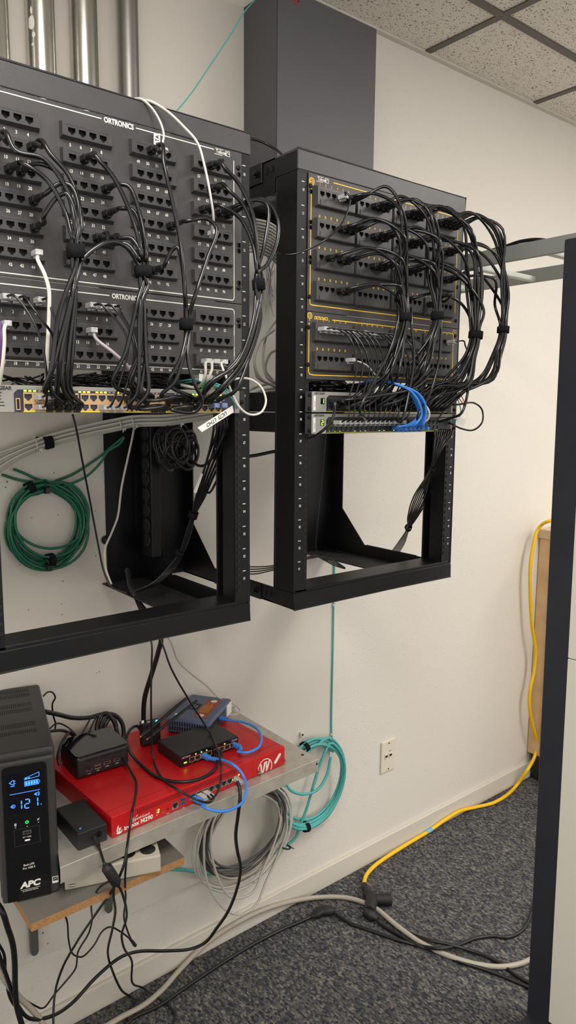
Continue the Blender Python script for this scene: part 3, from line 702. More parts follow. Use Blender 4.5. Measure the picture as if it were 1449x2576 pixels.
# plug icon, input icon, speaker icon
arcline(b,[(-.0815,y,.2385),(-.0785,y,.2405),(-.0755,y,.2425),(-.0735,y,.2425),(-.0735,y,.2345),(-.0755,y,.2345),(-.0785,y,.2365),(-.0815,y,.2385)],.0012); L((-.0735,.2410),(-.0708,.2410)); L((-.0735,.2362),(-.0708,.2362)); L((-.0795,.2318),(-.0725,.2318),.0014)
arcline(b,[(-.0765+.0032*math.cos(a*.5236),y,.1925+.0032*math.sin(a*.5236)) for a in range(13)],.001); L((-.0815,.1925),(-.0765,.1925)); L((-.0775,.194),(-.0762,.1925)); L((-.0775,.191),(-.0762,.1925))
b.add([(-.040,y,.2095),(-.0385,y,.2095),(-.0355,y,.2122),(-.0355,y,.2048),(-.0385,y,.2075),(-.040,y,.2075)],[(0,1,2,3,4,5)])
for r in (.0028,.0048): arcline(b,[(-.0355+r*math.cos(a*.35),y,.2085+r*math.sin(a*.35)) for a in range(-3,4)],.0009)
lb(b,'display_glyphs',M['lcd'],scr).parent=scr
for (cx_,cz_,r,kind) in ((-.0745,.1565,.0052,'d'),(-.0545,.1575,.0078,'p'),(-.0345,.1585,.0052,'m')):
    b=B(); b.cyl((cx_,f0-.0012,cz_),(cx_,f0,cz_),r,20); bt=lb(b,'button',M['gloss'],t)
    b=B(); yy=f0-.0016
    if kind=='p': arcline(b,[(cx_+.0026*math.cos(math.radians(a)),yy,cz_+.0026*math.sin(math.radians(a))) for a in range(130,411,28)],.001); rline(b,(cx_,yy,cz_),(cx_,yy,cz_+.0036),.001); lb(b,'power_symbol',M['ledpow'],bt)
    elif kind=='d':
        for k in range(4): rline(b,(cx_-.0018,yy,cz_-.0022+.0014*k),(cx_+.0018,yy,cz_-.0022+.0014*k),.0009)
        lb(b,'menu_symbol',M['ink'],bt)
    else:
        rline(b,(cx_-.002,yy,cz_-.0018),(cx_+.002,yy,cz_+.002),.0008); rline(b,(cx_-.0018,yy,cz_),(cx_+.001,yy,cz_),.0026); lb(b,'mute_symbol',M['ink'],bt)
    b=B(); b.box(cx_-.001,cx_+.001,f0-.0012,f0-.0002,cz_-r-.0014,cz_-r-.0004); lb(b,'button_tick',M['ink'],t)
b=B()
for p,q in (((-.077,.146),(-.033,.146)),((-.077,.113),(-.033,.113)),((-.077,.146),(-.077,.113)),((-.033,.146),(-.033,.113))): rline(b,(p[0],f0-.0004,p[1]),(q[0],f0-.0004,q[1]),.0005)
lb(b,'port_frame_line',mat('dim_grey_line',(70,70,74),.5),t)
b=B(); b.box(-.0625,-.0475,f0-.001,f0,.1335,.1405); b.box(-.0610,-.0490,f0-.0012,f0-.0004,.135,.139,1); lb(b,'usb_port',[M['zinc'],M['hole']],t)
b=B(); b.box(-.0600,-.0500,f0-.001,f0,.1185,.1225); b.box(-.0590,-.0510,f0-.0012,f0-.0004,.1197,.1213,1); lb(b,'usb_c_port',[M['zinc'],M['hole']],t,bevel=.0009)
b=B(); yy=f0-.0004
write(b,'5V',(-.0630,yy,.1265),X,Z,.0028,align='L',sx=.9); rline(b,(-.0585,yy,.1282),(-.0555,yy,.1282),.0006); write(b,'3.0A',(-.0548,yy,.1265),X,Z,.0028,align='L',sx=.9)
lb(b,'socket_caption',M['ink'],t); b=B()
write(b,'Back-UPS',(-.0545,yy,.0705),X,Z,.0040,sx=.85); write(b,'Pro 1500 S',(-.0545,yy,.0640),X,Z,.0040,sx=.85)
lb(b,'model_lettering',M['ink'],t); b=B()
write(b,'APC',(-.0535,yy,.0275),X,Z,.0115,bold=.05,slant=.15,sx=1.1); rline(b,(-.0705,yy,.0235),(-.0365,yy,.0235),.0007); write(b,'by Schneider Electric',(-.0535,yy,.0195),X,Z,.0024,sx=.95)
lb(b,'maker_lettering',M['ink'],t)
b=B(); b.box(-.0145,-.0035,-.0006,.0002,.0215,.0345); s_=lb(b,'energy_label',M['label'],t)
b=B(); b.box(-.0135,-.0045,-.0009,-.0005,.0262,.0335); lb(b,'label_mark',M['black_text'],s_)
b=B(); arcline(b,[(-.0128,-.0011,.028),(-.010,-.0011,.0315),(-.008,-.0011,.0295),(-.0052,-.0011,.0325)],.0008); lb(b,'label_star',M['label'],s_)
# ventilation slots in the lid
zt_=H_+.0002; random.seed(5)
for y0,y1 in ((.305,.325),(.277,.297),(.222,.243),(.194,.214),(.120,.141),(.088,.104)):
    n=18; b=B()
    for k in range(n):
        xx=-.092+.0038*k
        for a,c in ((0,.5),(.56,1)):
            o_=(0 if k%2 else .18); lo=y0+(y1-y0)*max(0,a-o_ if a else 0); hi=y0+(y1-y0)*min(1,c-o_ if c<1 else 1)
            b.box(xx,xx+.0019,lo,hi,zt_-.0003,zt_)
    lb(b,'vent_band',M['hole'],t)
# beige outlet strip
t=thing('power_strip','beige metal multi-outlet strip lying beneath the front of the steel shelf','power strip',(-.313,.042,WZ),rz=math.radians(-19.5))
b=B(); b.box(-.183,0,0,.05,.0005,.036); lb(b,'housing',M['almond'],t,bevel=.003,seg=2)
for x in (-.022,-.062,-.11,-.15):
    b=B(); b.cyl((x,.026,.036),(x,.026,.0372),.0155,20); o=lb(b,'receptacle',M['plastic'],t)
    b=B(); b.box(x-.006,x-.004,.022,.031,.0372,.0376); b.box(x+.004,x+.006,.022,.031,.0372,.0376); b.cyl((x,.0165,.0372),(x,.0165,.0376),.0022,8); lb(b,'receptacle_slots',M['hole'],o)
b=B(); b.cyl((-.165,-.0008,.010),(-.175,0,.010),.003,10); lb(b,'screw',M['zinc'],t)
# red firewall
t=thing('firewall_appliance','red rack-height firewall appliance lying on the steel shelf','firewall appliance',(-.391,.0945,SZ+.0008),rz=math.radians(3.4))
WW=.4545
b=B(); b.box(0,WW,0,.305,0,.044); lb(b,'case',M['red'],t,bevel=.0014,seg=2)
b=B(); b.box(.002,WW-.002,.0235,.0243,.044,.0442); lb(b,'lid_seam',mat('dark_red_seam',(110,12,16),.5),t)
F=Face(t)
b=B(); q0=F(345,2044); q1=F(600,1927)
n=58
for r in range(3):
    b=B()
    for k in range(n):
        x=q0.x+(q1.x-q0.x)*k/n; z=.0375-.0036*r
        b.box(x,x+.0026,-.0005,.0005,z-.0006,z+.0006)
    lb(b,'vent_row',M['hole'],t)
b=B()
q=F(349,2068); write(b,'W',(q.x-.0088+.0035,-.0006,q.z-.0062),X,Z,.0048,bold=.03)
wq=F(336,2064); arcline(b,[(wq.x+.0049*math.cos(math.radians(a)),-.0006,wq.z+.0049*math.sin(math.radians(a))) for a in range(60,391,22)],.0007)
b=B()
wq=F(337,2062); arcline(b,[(wq.x+.0049*math.cos(math.radians(a)),-.0006,wq.z+.0049*math.sin(math.radians(a))) for a in range(62,392,22)],.0007)
write(b,'W',(wq.x,-.0006,wq.z-.0027),X,Z,.0054,bold=.03); rline(b,(wq.x+.0045,-.0006,wq.z+.0048),(wq.x+.0082,-.0006,wq.z+.0076),.0016)
e=F(373,2048); write(b,'atchGuard',(wq.x+.0056,-.0006,wq.z-.0022),X,Z,.0054,align='L',sx=(e.x-wq.x-.0056)/.0296)
fq=F(312,2094); e=F(373,2070)
write(b,'irebox M290',(fq.x,-.0006,.0062),X,Z,.0090,align='L',bold=.035,sx=(e.x-fq.x)/.0560)
# flame with F
fx=F(300,2092).x; z0=.0035
b.poly([(fx-.0075,-.0006,z0+.003),(fx-.0035,-.0006,z0),(fx+.0025,-.0006,z0),(fx+.0062,-.0006,z0+.003),(fx+.0072,-.0006,z0+.0075),(fx+.0045,-.0006,z0+.0052),(fx+.001,-.0006,z0+.0042),(fx-.0045,-.0006,z0+.0045)])
b.poly([(fx-.0052,-.0006,z0+.0045),(fx-.0022,-.0006,z0+.0042),(fx-.0028,-.0006,z0+.0105),(fx-.001,-.0006,z0+.0155),(fx-.0015,-.0006,z0+.0195),(fx-.0050,-.0006,z0+.0140),(fx-.0062,-.0006,z0+.009)])
write(b,'F',(fx+.0012,-.00065,z0+.0038),X,Z,.0085,bold=.05,sx=.95)
lb(b,'model_lettering',M['ink'],t); b=B()
# circled W emblem and slash on the right bay
e0=F(666,1945); rr=.0205; zc=.0128
pts=[(e0.x+rr*math.cos(math.radians(a)),-.0011,zc+rr*math.sin(math.radians(a))) for a in range(-33,214,8)]; arcline(b,pts,.0022)
for pl in ([(-.0105,.0095),(-.0075,.0095),(-.0055,-.0085),(-.0085,-.0085)],[(-.0055,-.0085),(-.0030,-.0085),(.0020,.0110),(-.0020,.0110)],[(.0020,.0110),(.0045,.0110),(.0045,-.0085),(.0015,-.0085)],[(.0015,-.0085),(.0045,-.0085),(.0105,.0085),(.0085,.0130)]):
    b.poly([(e0.x+a*1.42,-.0011,zc+c*1.28) for a,c in pl])
s0=F(692,1917); s1=F(703,1898); d=(s1-s0).normalized(); nn=V((-d.z,0,d.x))
cap=[]
for k in range(7): a=math.radians(90+30*k); cap.append(s0+d*(.0040*math.cos(a))+nn*(.0040*math.sin(a)))
for k in range(7): a=math.radians(-90+30*k); cap.append(s1+d*(.0040*math.cos(a))+nn*(.0040*math.sin(a)))
b.poly([(p.x,-.0011,p.z) for p in cap])
lb(b,'emblem',M['ink'],t)
xb=F(636,1935).x
b=B(); b.box(xb,WW-.001,-.0008,.001,.0012,.0425); lb(b,'bay_cover',M['red'],t,bevel=.0003)
for px,py in ((648,1939),(712,1911)):
    q=F(px,py); b=B(); b.cyl((q.x,-.0008,q.z),(q.x,-.004,q.z),.0018,10); b.cyl((q.x,-.004,q.z),(q.x,-.011,q.z),.0034,14); lb(b,'thumb_screw',M['zinc'],t)
for px,py,c in ((399,2037,'ledg'),(398,2043,'ledg'),(601,1949,'leda'),(597,1953,'leda'),(585,1962,'leda')):
    q=F(px,py); b=B(); b.box(q.x-.0016,q.x+.0016,-.0008,.0002,q.z-.0016,q.z+.0016); lb(b,'status_light',M[c],t,bevel=.0005)
b=B()
for py in (2038,2044,2050): q=F(394,py); arcline(b,[(q.x+.0013*math.cos(a*.785),-.0005,q.z+.0013*math.sin(a*.785)) for a in range(9)],.0005)
q=F(422,2046); write(b,'Reset',(q.x,-.0005,q.z-.001),X,Z,.0022,sx=.9); q=F(461,2031); write(b,'USB',(q.x,-.0005,q.z-.001),X,Z,.002); q=F(440,2041); write(b,'CONSOLE',(q.x,-.0005,q.z-.0015),X,Z,.0019,sx=.9); q=F(437,2036)
lb(b,'port_captions',M['ink'],t)
q=F(410,2043); b=B(); b.cyl((q.x,-.0008,q.z),(q.x,.0,q.z),.0024,14); b.cyl((q.x,-.0010,q.z),(q.x,.0,q.z),.0013,10,mi=1); lb(b,'console_jack',[M['zinc'],M['hole']],t)
q=F(422,2035); b=B(); b.cyl((q.x,-.0008,q.z),(q.x,.0,q.z),.0022,14); lb(b,'reset_button',mat('dark_red_button',(90,10,14),.4),t)
def socket(t,q,w,h,mt,yo=-.0012,name='port_socket',inner='hole'):
    b=B(); b.box(q.x-w/2,q.x+w/2,yo,.0004,q.z-h/2,q.z+h/2)
    b.box(q.x-w*.38,q.x+w*.38,yo-.0002,yo+.0002,q.z-h*.12,q.z+h*.36,1); b.box(q.x-w*.2,q.x+w*.2,yo-.0002,yo+.0002,q.z-h*.36,q.z-h*.1,1)
    return lb(b,name,[M[mt],M[inner]],t,bevel=0)
socket(t,F(440,2026),.0155,.0150,'zinc')
for py in (2010,2020):
    q=F(460,py); b=B(); b.box(q.x-.0068,q.x+.0068,-.0012,.0004,q.z-.0032,q.z+.0032); b.box(q.x-.006,q.x+.006,-.0014,0,q.z-.0024,q.z+.0024,1); lb(b,'usb_port',[M['zinc'],M['blue_socket']],t)
pa=F(484,2005); pb=F(592,1957)
for k in range(8):
    q=pa.lerp(pb,k/7); socket(t,V((q.x,0,.0165)),.0150,.0138,'zinc')
FW=t; FWF=F
# black mini computer
SZ2=SZ+.0008+.044
t=thing('mini_computer','small glossy-topped black mini computer on the left of the red appliance','mini computer',(-.389,.268,SZ2+.0008),rz=math.radians(-2))
b=B(); b.box(0,.121,0,.105,0,.0505); lb(b,'case',M['plastic'],t,bevel=.008,seg=3)
b=B(); pl=[]
for cx_,cy_,a0 in ((.121-.0115,.105-.0115,0),(.0115,.105-.0115,90),(.0115,.0115,180),(.121-.0115,.0115,270)):
    for k in range(6): a=math.radians(a0+18*k); pl.append((cx_+.0112*math.cos(a),cy_+.0112*math.sin(a),.0490))
b.prism(pl,None,(0,0,.0030)); lb(b,'lid',M['gloss'],t,bevel=.0008)
F=Face(t)
for k in range(3): b=B(); b.box(.022+.031*k,.048+.031*k,-.0004,.001,.036,.0425); lb(b,'vent_slot',M['hole'],t)
socket(t,V((.0275,0,.021)),.0150,.0125,'plastic',yo=-.0008)
b=B(); b.box(.0215,.0335,-.0010,-.0006,.0145,.0152); b.box(.0215,.0222,-.0010,-.0006,.0145,.020); b.box(.0328,.0335,-.0010,-.0006,.0145,.020); lb(b,'port_outline',M['zinc'],t)
for z in (.024,.0165): b=B(); b.box(.0405,.0535,-.0010,.0004,z-.0024,z+.0024); b.box(.0412,.0528,-.0012,-.0006,z-.0004,z+.0022,1); lb(b,'usb_port',[M['zinc'],M['hole']],t)
for x in (.061,.084): b=B(); b.box(x,x+.015,-.0010,.0004,.0185,.0240); b.box(x+.0012,x+.0138,-.0012,-.0006,.0196,.0236,1); lb(b,'video_port',[M['zinc'],M['hole']],t)
for tx,q in (('LAN',(.0275,-.0006,.0075)),('USB',(.047,-.0006,.0090)),('HDMI',(.0685,-.0006,.0125)),('HDMI',(.0915,-.0006,.0125))): b=B(); write(b,tx,q,X,Z,.0022); lb(b,'port_caption',M['ink'],t)
# power brick
t=thing('power_brick','black power brick with a blue light beside the red appliance','power adapter',(-.4595,.0955,SZ+.0008))
b=B(); b.box(0,.0595,0,.113,0,.0355); lb(b,'case',M['plastic'],t,bevel=.0022,seg=2)
b=B(); b.cyl((.011,.014,.0353),(.011,.014,.0362),.0016,10); lb(b,'status_light',M['ledb'],t)
b=B(); b.cyl((.042,-.001,.019),(.042,.001,.019),.006,14); lb(b,'output_jack',M['gloss'],t)
# eight-port desktop switch
t=thing('desktop_switch','black eight-port desktop switch with green lights on the red appliance','network switch',(-.186,.182,SZ2+.0008),rz=math.radians(1))
b=B(); b.box(0,.1585,0,.101,0,.0275); lb(b,'case',M['plastic'],t,bevel=.0015)
b=B(); b.box(.0008,.1577,-.0006,.0004,.001,.0265); lb(b,'front_fascia',M['gloss'],t)
DF=Face(t)
for k in range(8):
    x=.0305+.0153*k
    if k==4: x+=.0006
    if k>=4: x+=.004
    b=B()
    for a,c in (((x-.0068,.0055),(x+.0068,.0055)),((x-.0068,.0165),(x+.0068,.0165)),((x-.0068,.0055),(x-.0068,.0165)),((x+.0068,.0055),(x+.0068,.0165))): rline(b,(a[0],-.0010,a[1]),(c[0],-.0010,c[1]),.0010)
    o=lb(b,'port_outline',M['pinkport'],t)
    socket(t,V((x,0,.011)),.0128,.0105,'module_dark',yo=-.0009)
b=B(); write(b,'NETGEAR',(.0040,-.0011,.0198),X,Z,.0038,align='L',bold=.02,sx=.95); lb(b,'maker_lettering',mat('pale_print',(190,170,166),.6),t); b=B(); write(b,'GS308',(.1545,-.0011,.0198),X,Z,.0042,align='R',bold=.01); lb(b,'model_lettering',bpy.data.materials['pale_print'],t); b=B()
for k in range(8): write(b,str(k+1),(.0305+.0153*k+(.004 if k>=4 else 0),-.0011,.0022),X,Z,.0020)
lb(b,'port_numbers',bpy.data.materials['pale_print'],t)
b=B(); b.box(.0095,.0165,-.0012,.0,.0075,.0100); lb(b,'power_light',M['ledg'],t)
for x in (.0555,.0695,.1195,.0405): 
    b=B(); b.box(x-.0013,x+.0013,-.0012,0,.0195,.0217); lb(b,'port_light',M['ledg'],t)
DSW=t
# slate-blue modem box
t=thing('modem_box','slate-blue vented modem box with a rust label behind the desktop switch','modem',(-.1215,.3585,SZ2+.0008),rz=math.radians(-54.5))
b=B(); b.box(0,.114,0,.157,0,.0385); lb(b,'case',M['modem'],t,bevel=.006,seg=3)
b=B()
for r in range(2):
    for k in range(15): b.box(.008+.0066*k,.0108+.0066*k,-.0004,.001,.009+.0125*r,.0185+.0125*r)
lb(b,'vent_slots',M['hole'],t)
b=B(); b.box(.0595,.094,.0235,.135,.0385,.0389); s_=lb(b,'warning_label',M['orange_label'],t)
for y in (.034,.124): b=B(); b.cyl((.077,y,.0388),(.077,y,.0393),.0085,20); lb(b,'label_disc',M['ink'],s_)
b=B()
for k in range(5): 
    rline(b,(.064+.0052*k,.050,.0393),(.064+.0052*k,.108 if k%2 else .098,.0393),.0013,nrm=(0,0,1))
lb(b,'label_lines',M['yink'],s_)
b=B(); b.box(.031,.055,.062,.100,.0385,.0389); s_=lb(b,'notice_sticker',M['black_text'],t)
b=B(); write(b,'Please',(.048,.081,.0392),V((0,1,0)),V((-1,0,0)),.005,sx=.8); write(b,'For RTA',(.040,.081,.0392),V((0,1,0)),V((-1,0,0)),.005,sx=.8); b.v=[V(p) for p in b.v]; lb(b,'sticker_text',M['ink'],s_)
b=B(); b.box(.012,.022,.020,.030,.0385,.0389); s_=lb(b,'small_sticker',M['label'],t)
b=B(); b.box(.1134,.1144,.118,.152,.004,.034); lb(b,'rating_label',M['label'],t)
b=B(); b.box(.1132,.1146,.022,.108,.006,.030); lb(b,'socket_panel',M['plastic'],t)
# little aerial unit
q=at(354,1863,z=SZ2+.0008)
t=thing('antenna_unit','small black wireless unit with two stick antennas and a blue light','wireless unit',(-.2055,.325,SZ2+.0008),rz=math.radians(-12))
b=B(); b.box(0,.046,0,.022,0,.055); lb(b,'case',M['plastic'],t,bevel=.002)
F=Face(t)
q=F(394,1813); b=B(); b.box(q.x-.0028,q.x+.0028,-.0008,.0002,q.z-.0018,q.z+.0018); lb(b,'status_light',M['ledc'],t)
q=F(359,1816); b=B(); b.box(q.x-.0030,q.x+.0030,-.0006,.0002,q.z-.0035,q.z+.0035); lb(b,'white_sticker',M['label'],t)
q=F(375,1816); b=B(); write(b,'dino',(q.x,-.0005,q.z-.001),X,Z,.004,slant=.2); lb(b,'lettering',M['ink'],t)
Mi=Matrix.Translation(t.location)@Matrix.Rotation(t.rotation_euler.z,4,'Z'); Mi=Mi.inverted()
for (a,c,yy) in (((355,1852),(468,1757),.296),((372,1858),(495,1763),.293)):
    p=Mi@at(*a,y=yy); q=Mi@at(*c,y=yy+.02); b=B(); d=(q-p).normalized()
    b.tube([p,p+d*.018,p+d*.02,q],.0042,12,steps=0,rr=[.0044,.0044,.0038,.0034]); o=lb(b,'antenna',M['plastic'],t)
    b=B(); b.cyl(p-d*.004,p,.0026,12); lb(b,'gold_connector',mat('brass_connector',(190,140,80),.35,metal=.8),o)
# ------------------------------------------------------------------ cables
def A(px,py,y): return at(px,py,y=y)
def FL(px,py,z=.006): return at(px,py,z=z)
def cable(name,label,cat,pts,r,m,group=None,steps=6,n=8,sx=1.):
    b=B(); b.tube(pts,r,n,steps=steps,sx=sx); o=b.build(name,M[m])
    return tag(o,label,cat,group)
def plug(o,p,kind,d=(0,-1,0),boot='boot',nxt=None,lat=True):
    """RJ45 connector seated at port point p, pointing out along d"""
    p=V(p); d=V(d).normalized(); side=X if abs(d.x)<.8 else V((0,1,0)); up=side.cross(d)
    if up.z<0: up=-up
    T=Matrix(((side.x,d.x,up.x,p.x),(side.y,d.y,up.y,p.y),(side.z,d.z,up.z,p.z),(0,0,0,1)))
    b=B(); w=.0056
    if kind=='clear':
        b.box(-w,w,-.002,.0205,-.0040,.0040,T=T); b.box(-.0028,.0028,.002,.017,-.0078,-.0066,T=T); b.box(-.0028,.0028,.0,.003,-.0075,-.0040,T=T)
        o2=b.build('clear_plug',M['clear'],o,bevel=.0006)
        b=B(); b.box(-.0046,.0046,-.001,.004,-.002,.0035,T=T); b.build('contacts',M['jackmetal'],o2)
        b=B(); e=p+d*.006; b.tube([e,e+d*.014],.0021,8,steps=0); b.build('cable_end',M[boot] if boot in M else M['cable'],o2)
    else:
        b.box(-w,w,-.002,.017,-.0043,.0045,T=T); b.box(-.0032,.0032,.001,.016,-.0078,-.0060,T=T); b.box(-.0032,.0032,.012,.017,-.0078,-.0040,T=T)
        o2=b.build('plug_hood',M[boot],o,bevel=.0012)
        e=p+d*.016; t2=(V(nxt)-e).normalized() if nxt is not None else d
        b=B(); b.tube([e,e+(d+t2)*.006,e+(d+t2)*.006+t2*.010],.0046,10,steps=3,rr=[.0050,.0047,.0044,.0041,.0040,.0038]); 
        b.build('strain_relief',M[boot],o2)
def hexpack(n,s):
    out=[(0,0)]
    for ring in (1,2,3):
        for k in range(6*ring):
            a=6.28318*k/(6*ring)+.3*ring; out.append((ring*s*math.cos(a),ring*s*math.sin(a)))
    return out[:n]
def strap(label,c,d,rx,ry,h,group,m='velcro'):
    """hook-and-loop strap wound round a bundle running along d"""
    c=V(c); d=V(d).normalized(); sx=(X-d*X.dot(d)).normalized(); sy=d.cross(sx); b=B(); n=28; vs=[]
    for rr,hh in ((0,-h/2),(0,h/2),(-.0016,h/2),(-.0016,-h/2)):
        for k in range(n):
            a=6.28318*k/n; vs.append(c+sx*((rx+rr)*math.cos(a))+sy*((ry+rr)*math.sin(a))+d*hh)
    fs=[(q*n+k,q*n+(k+1)%n,((q+1)%4)*n+(k+1)%n,((q+1)%4)*n+k) for q in range(4) for k in range(n)]
    b.add(vs,fs,0,True)
    # overlapping tail of the strap
    vs=[]; 
    for rr in (.0002,.0022):
        for hh in (-h*.46,h*.46):
            for k in range(9):
                a=-2.4+.22*k; vs.append(c+sx*((rx+rr)*math.cos(a))+sy*((ry+rr)*math.sin(a))+d*(hh+.0012))
    fs=[]
    for k in range(8): fs+=[(k,k+1,9+k+1,9+k),(18+k,18+k+1,27+k+1,27+k),(k,k+1,18+k+1,18+k),(9+k,9+k+1,27+k+1,27+k)]
    fs+=[(0,9,27,18),(8,17,35,26)]
    b.add(vs,fs,0)
    return tag(b.build('hook_and_loop_strap',M[m]),label,'cable strap',group)
def LP(n):
    c=(0 if n<=48 else 2)+((n-1)%8)//4; r=((n-1)%48)//8; return V((C4[c]+((n-1)%4)*.0171,-.0112,ROW[r]))
def LQ(n):
    c=(0 if n<=24 else 2)+((n-1)%8)//4; r=((n-1)%24)//8; return V(((-.5868,-.4697,-.3532,-.2376)[c]+((n-1)%4)*.0171,-.0112,(1.7027,1.6642,1.6262)[r]))
def RP(n): r=(n-1)//24; c=((n-1)%24)//6; return V((C6[c]+((n-1)%6)*.0156,-.0112,ROW2[r]))
def RQ(n): r=(n-1)//24; c=((n-1)%24)//6; return V(((.0392,.1490,.2588,.3685)[c]+((n-1)%6)*.0156,-.0112,(1.7025,1.6448)[r]))
def S1(c,row): return V((-.563+.0073+.0915*(c//6)+.0147*(c%6),-.0125,(1.5573,1.5422)[row]))
def S2(sw,c,row): return V((.0672+.0892*(c//6)+.0143*(c%6),-.0150,((1.5362,1.4920)[sw-1])+(.0235,.0098)[row]))
rnd=random.Random(11)
def J(p,a): return V(p)+V((rnd.uniform(-a,a),rnd.uniform(-a,a),rnd.uniform(-a,a)))
RC=.0034
def patch(label,S,mid,Vc,off,low,K,group,r=RC,kind='boot',kind2='boot',m='cable'):
    """a patch cord from panel port S through the strap at Vc down to switch port K"""
    pts=[S+V((0,-.016,0)),S+V((.004,-.034,.002))]+[V(p) for p in mid]
    if Vc is not None: pts+=[Vc+off+V((0,0,.014)),Vc+off+V((0,0,-.014))]
    pts+=[V(p) for p in low]+[K+V((0,-.032,.004)),K+V((0,-.015,0))]
    o=cable('patch_cable',label,'patch cord',pts,r,m,group)
    plug(o,S,kind,nxt=pts[2],boot='boot' if kind=='boot' else m); plug(o,K,kind2,nxt=pts[-3],boot='boot' if kind2=='boot' else m)
    return o
# ---- left rack
GA='black patch cords of the left rack'
VA=A(192,633,-.082); VB=A(361,683,-.078); VC=A(469,815,-.072); VD=A(652,715,-.080)
P=lambda *l,y0=-.06,y1=-.085:[A(px,py,y0+(y1-y0)*(k/max(1,len(l)-1))) for k,(px,py) in enumerate(l)]
hp=hexpack(8,.0060)
def o3(k,s=1.): return V((hp[k][0]*s*1.15,hp[k][1]*s*.85,0))
def low(Vc,off,px,K,spread=1.):
    return [A(a,c,d)+off*spread for a,c,d in px]
up=[(12,P((125,385),(172,440),(198,510),(204,575)),[(178,760,-.088),(152,900,-.085),(146,965,-.07)],(2,1)),
    (18,P((60,412),(120,455),(165,535),(184,600)),[(176,760,-.088),(140,900,-.085),(126,975,-.07)],(3,1)),
    (19,P((100,412),(140,430),(172,490),(190,580)),[(182,740,-.088),(160,880,-.08),(158,975,-.07)],(4,1)),
    (28,P((115,487),(150,462),(180,470),(199,540)),[(188,740,-.085),(172,890,-.08),(170,980,-.065)],(5,1)),
    (36,P((110,545),(143,497),(168,488),(193,560)),[(190,740,-.08),(182,890,-.075),(176,970,-.06)],(4,0))]
for k,(n,mid,lw,K) in enumerate(up):
    patch('black patch cord leaving jack %d of the large left panel'%n,LP(n),mid,VA,o3(k),[A(*q) for q in lw],S1(*K),GA)
patch('black patch cord dropping to the left switch from jack 9 side of first bundle',LP(10)+V((-.0171,0,0)),P((40,380),(110,400),(170,480),(196,570)),VA,o3(5),[A(150,780,-.088),A(128,930,-.085),A(112,985,-.07)],S1(3,0),GA)
strap('black strap round the leftmost cord bundle of the left rack',VA,(.05,0,-1),.0138,.0115,.019,'black cable straps of the left rack')
up=[(14,P((240,392),(285,445),(330,540),(355,630)),[(345,760,-.085),(318,880,-.08),(285,965,-.065)],(11,0)),
    (24,P((300,463),(325,470),(352,540),(368,630)),[(352,770,-.085),(350,900,-.085),(345,990,-.075),(322,1022,-.06)],(14,1)),
    (32,P((305,524),(335,530),(358,590),(368,650)),[(362,770,-.08),(368,900,-.085),(372,985,-.08),(345,1025,-.07)],(15,1)),
    (40,P((300,599),(330,600),(355,640)),[(358,770,-.075),(356,880,-.08),(330,965,-.07)],(13,0)),
    (39,P((275,612),(320,615),(348,650)),[(364,790,-.08),(366,900,-.08),(358,1000,-.075)],(16,0))]
for k,(n,mid,lw,K) in enumerate(up):
    patch('black patch cord leaving jack %d of the large left panel'%n,LP(n),mid,VB,o3(k),[A(*q) for q in lw],S1(*K),GA)
cable('patch_cable','black patch cord arching from the leftmost bundle over to the second bundle','patch cord',[A(205,655,-.088),A(232,630,-.09),A(278,608,-.09),(A(318,622,-.088)),A(345,662,-.08),VB+o3(6)+V((0,0,-.02)),A(356,760,-.085),A(352,880,-.08),A(325,960,-.065),S1(13,1)+V((0,-.02,0))],RC,'cable',GA)
strap('black strap round the second cord bundle of the left rack',VB,(.05,0,-1),.0135,.0110,.017,'black cable straps of the left rack')
up=[(50,P((412,410),(432,500),(452,600),(463,700)),[(455,900,-.08),(425,965,-.07)],(18,0)),
    (76,P((470,556),(520,550),(545,575),(522,650),(492,740)),[(472,900,-.08),(492,970,-.085),(508,1010,-.08),(490,1036,-.07),(430,1030,-.06)],(18,1)),
    (90,P((415,665),(432,630),(446,622),(458,665),(465,740)),[(462,890,-.08),(440,960,-.075),(405,995,-.06)],(17,0))]
for k,(n,mid,lw,K) in enumerate(up):
    patch('black patch cord leaving jack %d of the large left panel'%n,LP(n),mid,VC,o3(k),[A(*q) for q in lw],S1(*K),GA)
strap('black strap round the thin third bundle of the left rack',VC,(0,0,-1),.0112,.0095,.018,'black cable straps of the left rack')
up=[(54,P((560,415),(603,465),(636,540),(648,640)),[(640,800,-.085),(600,900,-.085),(535,965,-.075)],(19,0)),
    (62,P((575,478),(615,520),(640,590),(650,660)),[(646,800,-.085),(607,910,-.085),(545,985,-.075)],(20,0)),
    (69,P((560,520),(605,550),(636,615),(646,680)),[(650,810,-.08),(615,915,-.08),(560,980,-.075)],(21,0)),
    (71,P((600,515),(640,503),(672,515),(664,620)),[(636,810,-.09),(595,915,-.09),(520,970,-.075)],(19,1)),
    (72,P((615,520),(660,500),(692,535),(700,590),(676,660)),[(655,800,-.08),(625,905,-.08),(590,985,-.08)],(22,0))]
for k,(n,mid,lw,K) in enumerate(up):
    patch('black patch cord leaving jack %d of the large left panel'%n,LP(n),mid,VD,o3(k),[A(*q) for q in lw],S1(*K),GA)
strap('black strap round the bundle hanging past the right edge of the left rack',VD,(.12,0,-1),.0112,.0095,.019,'black cable straps of the left rack')
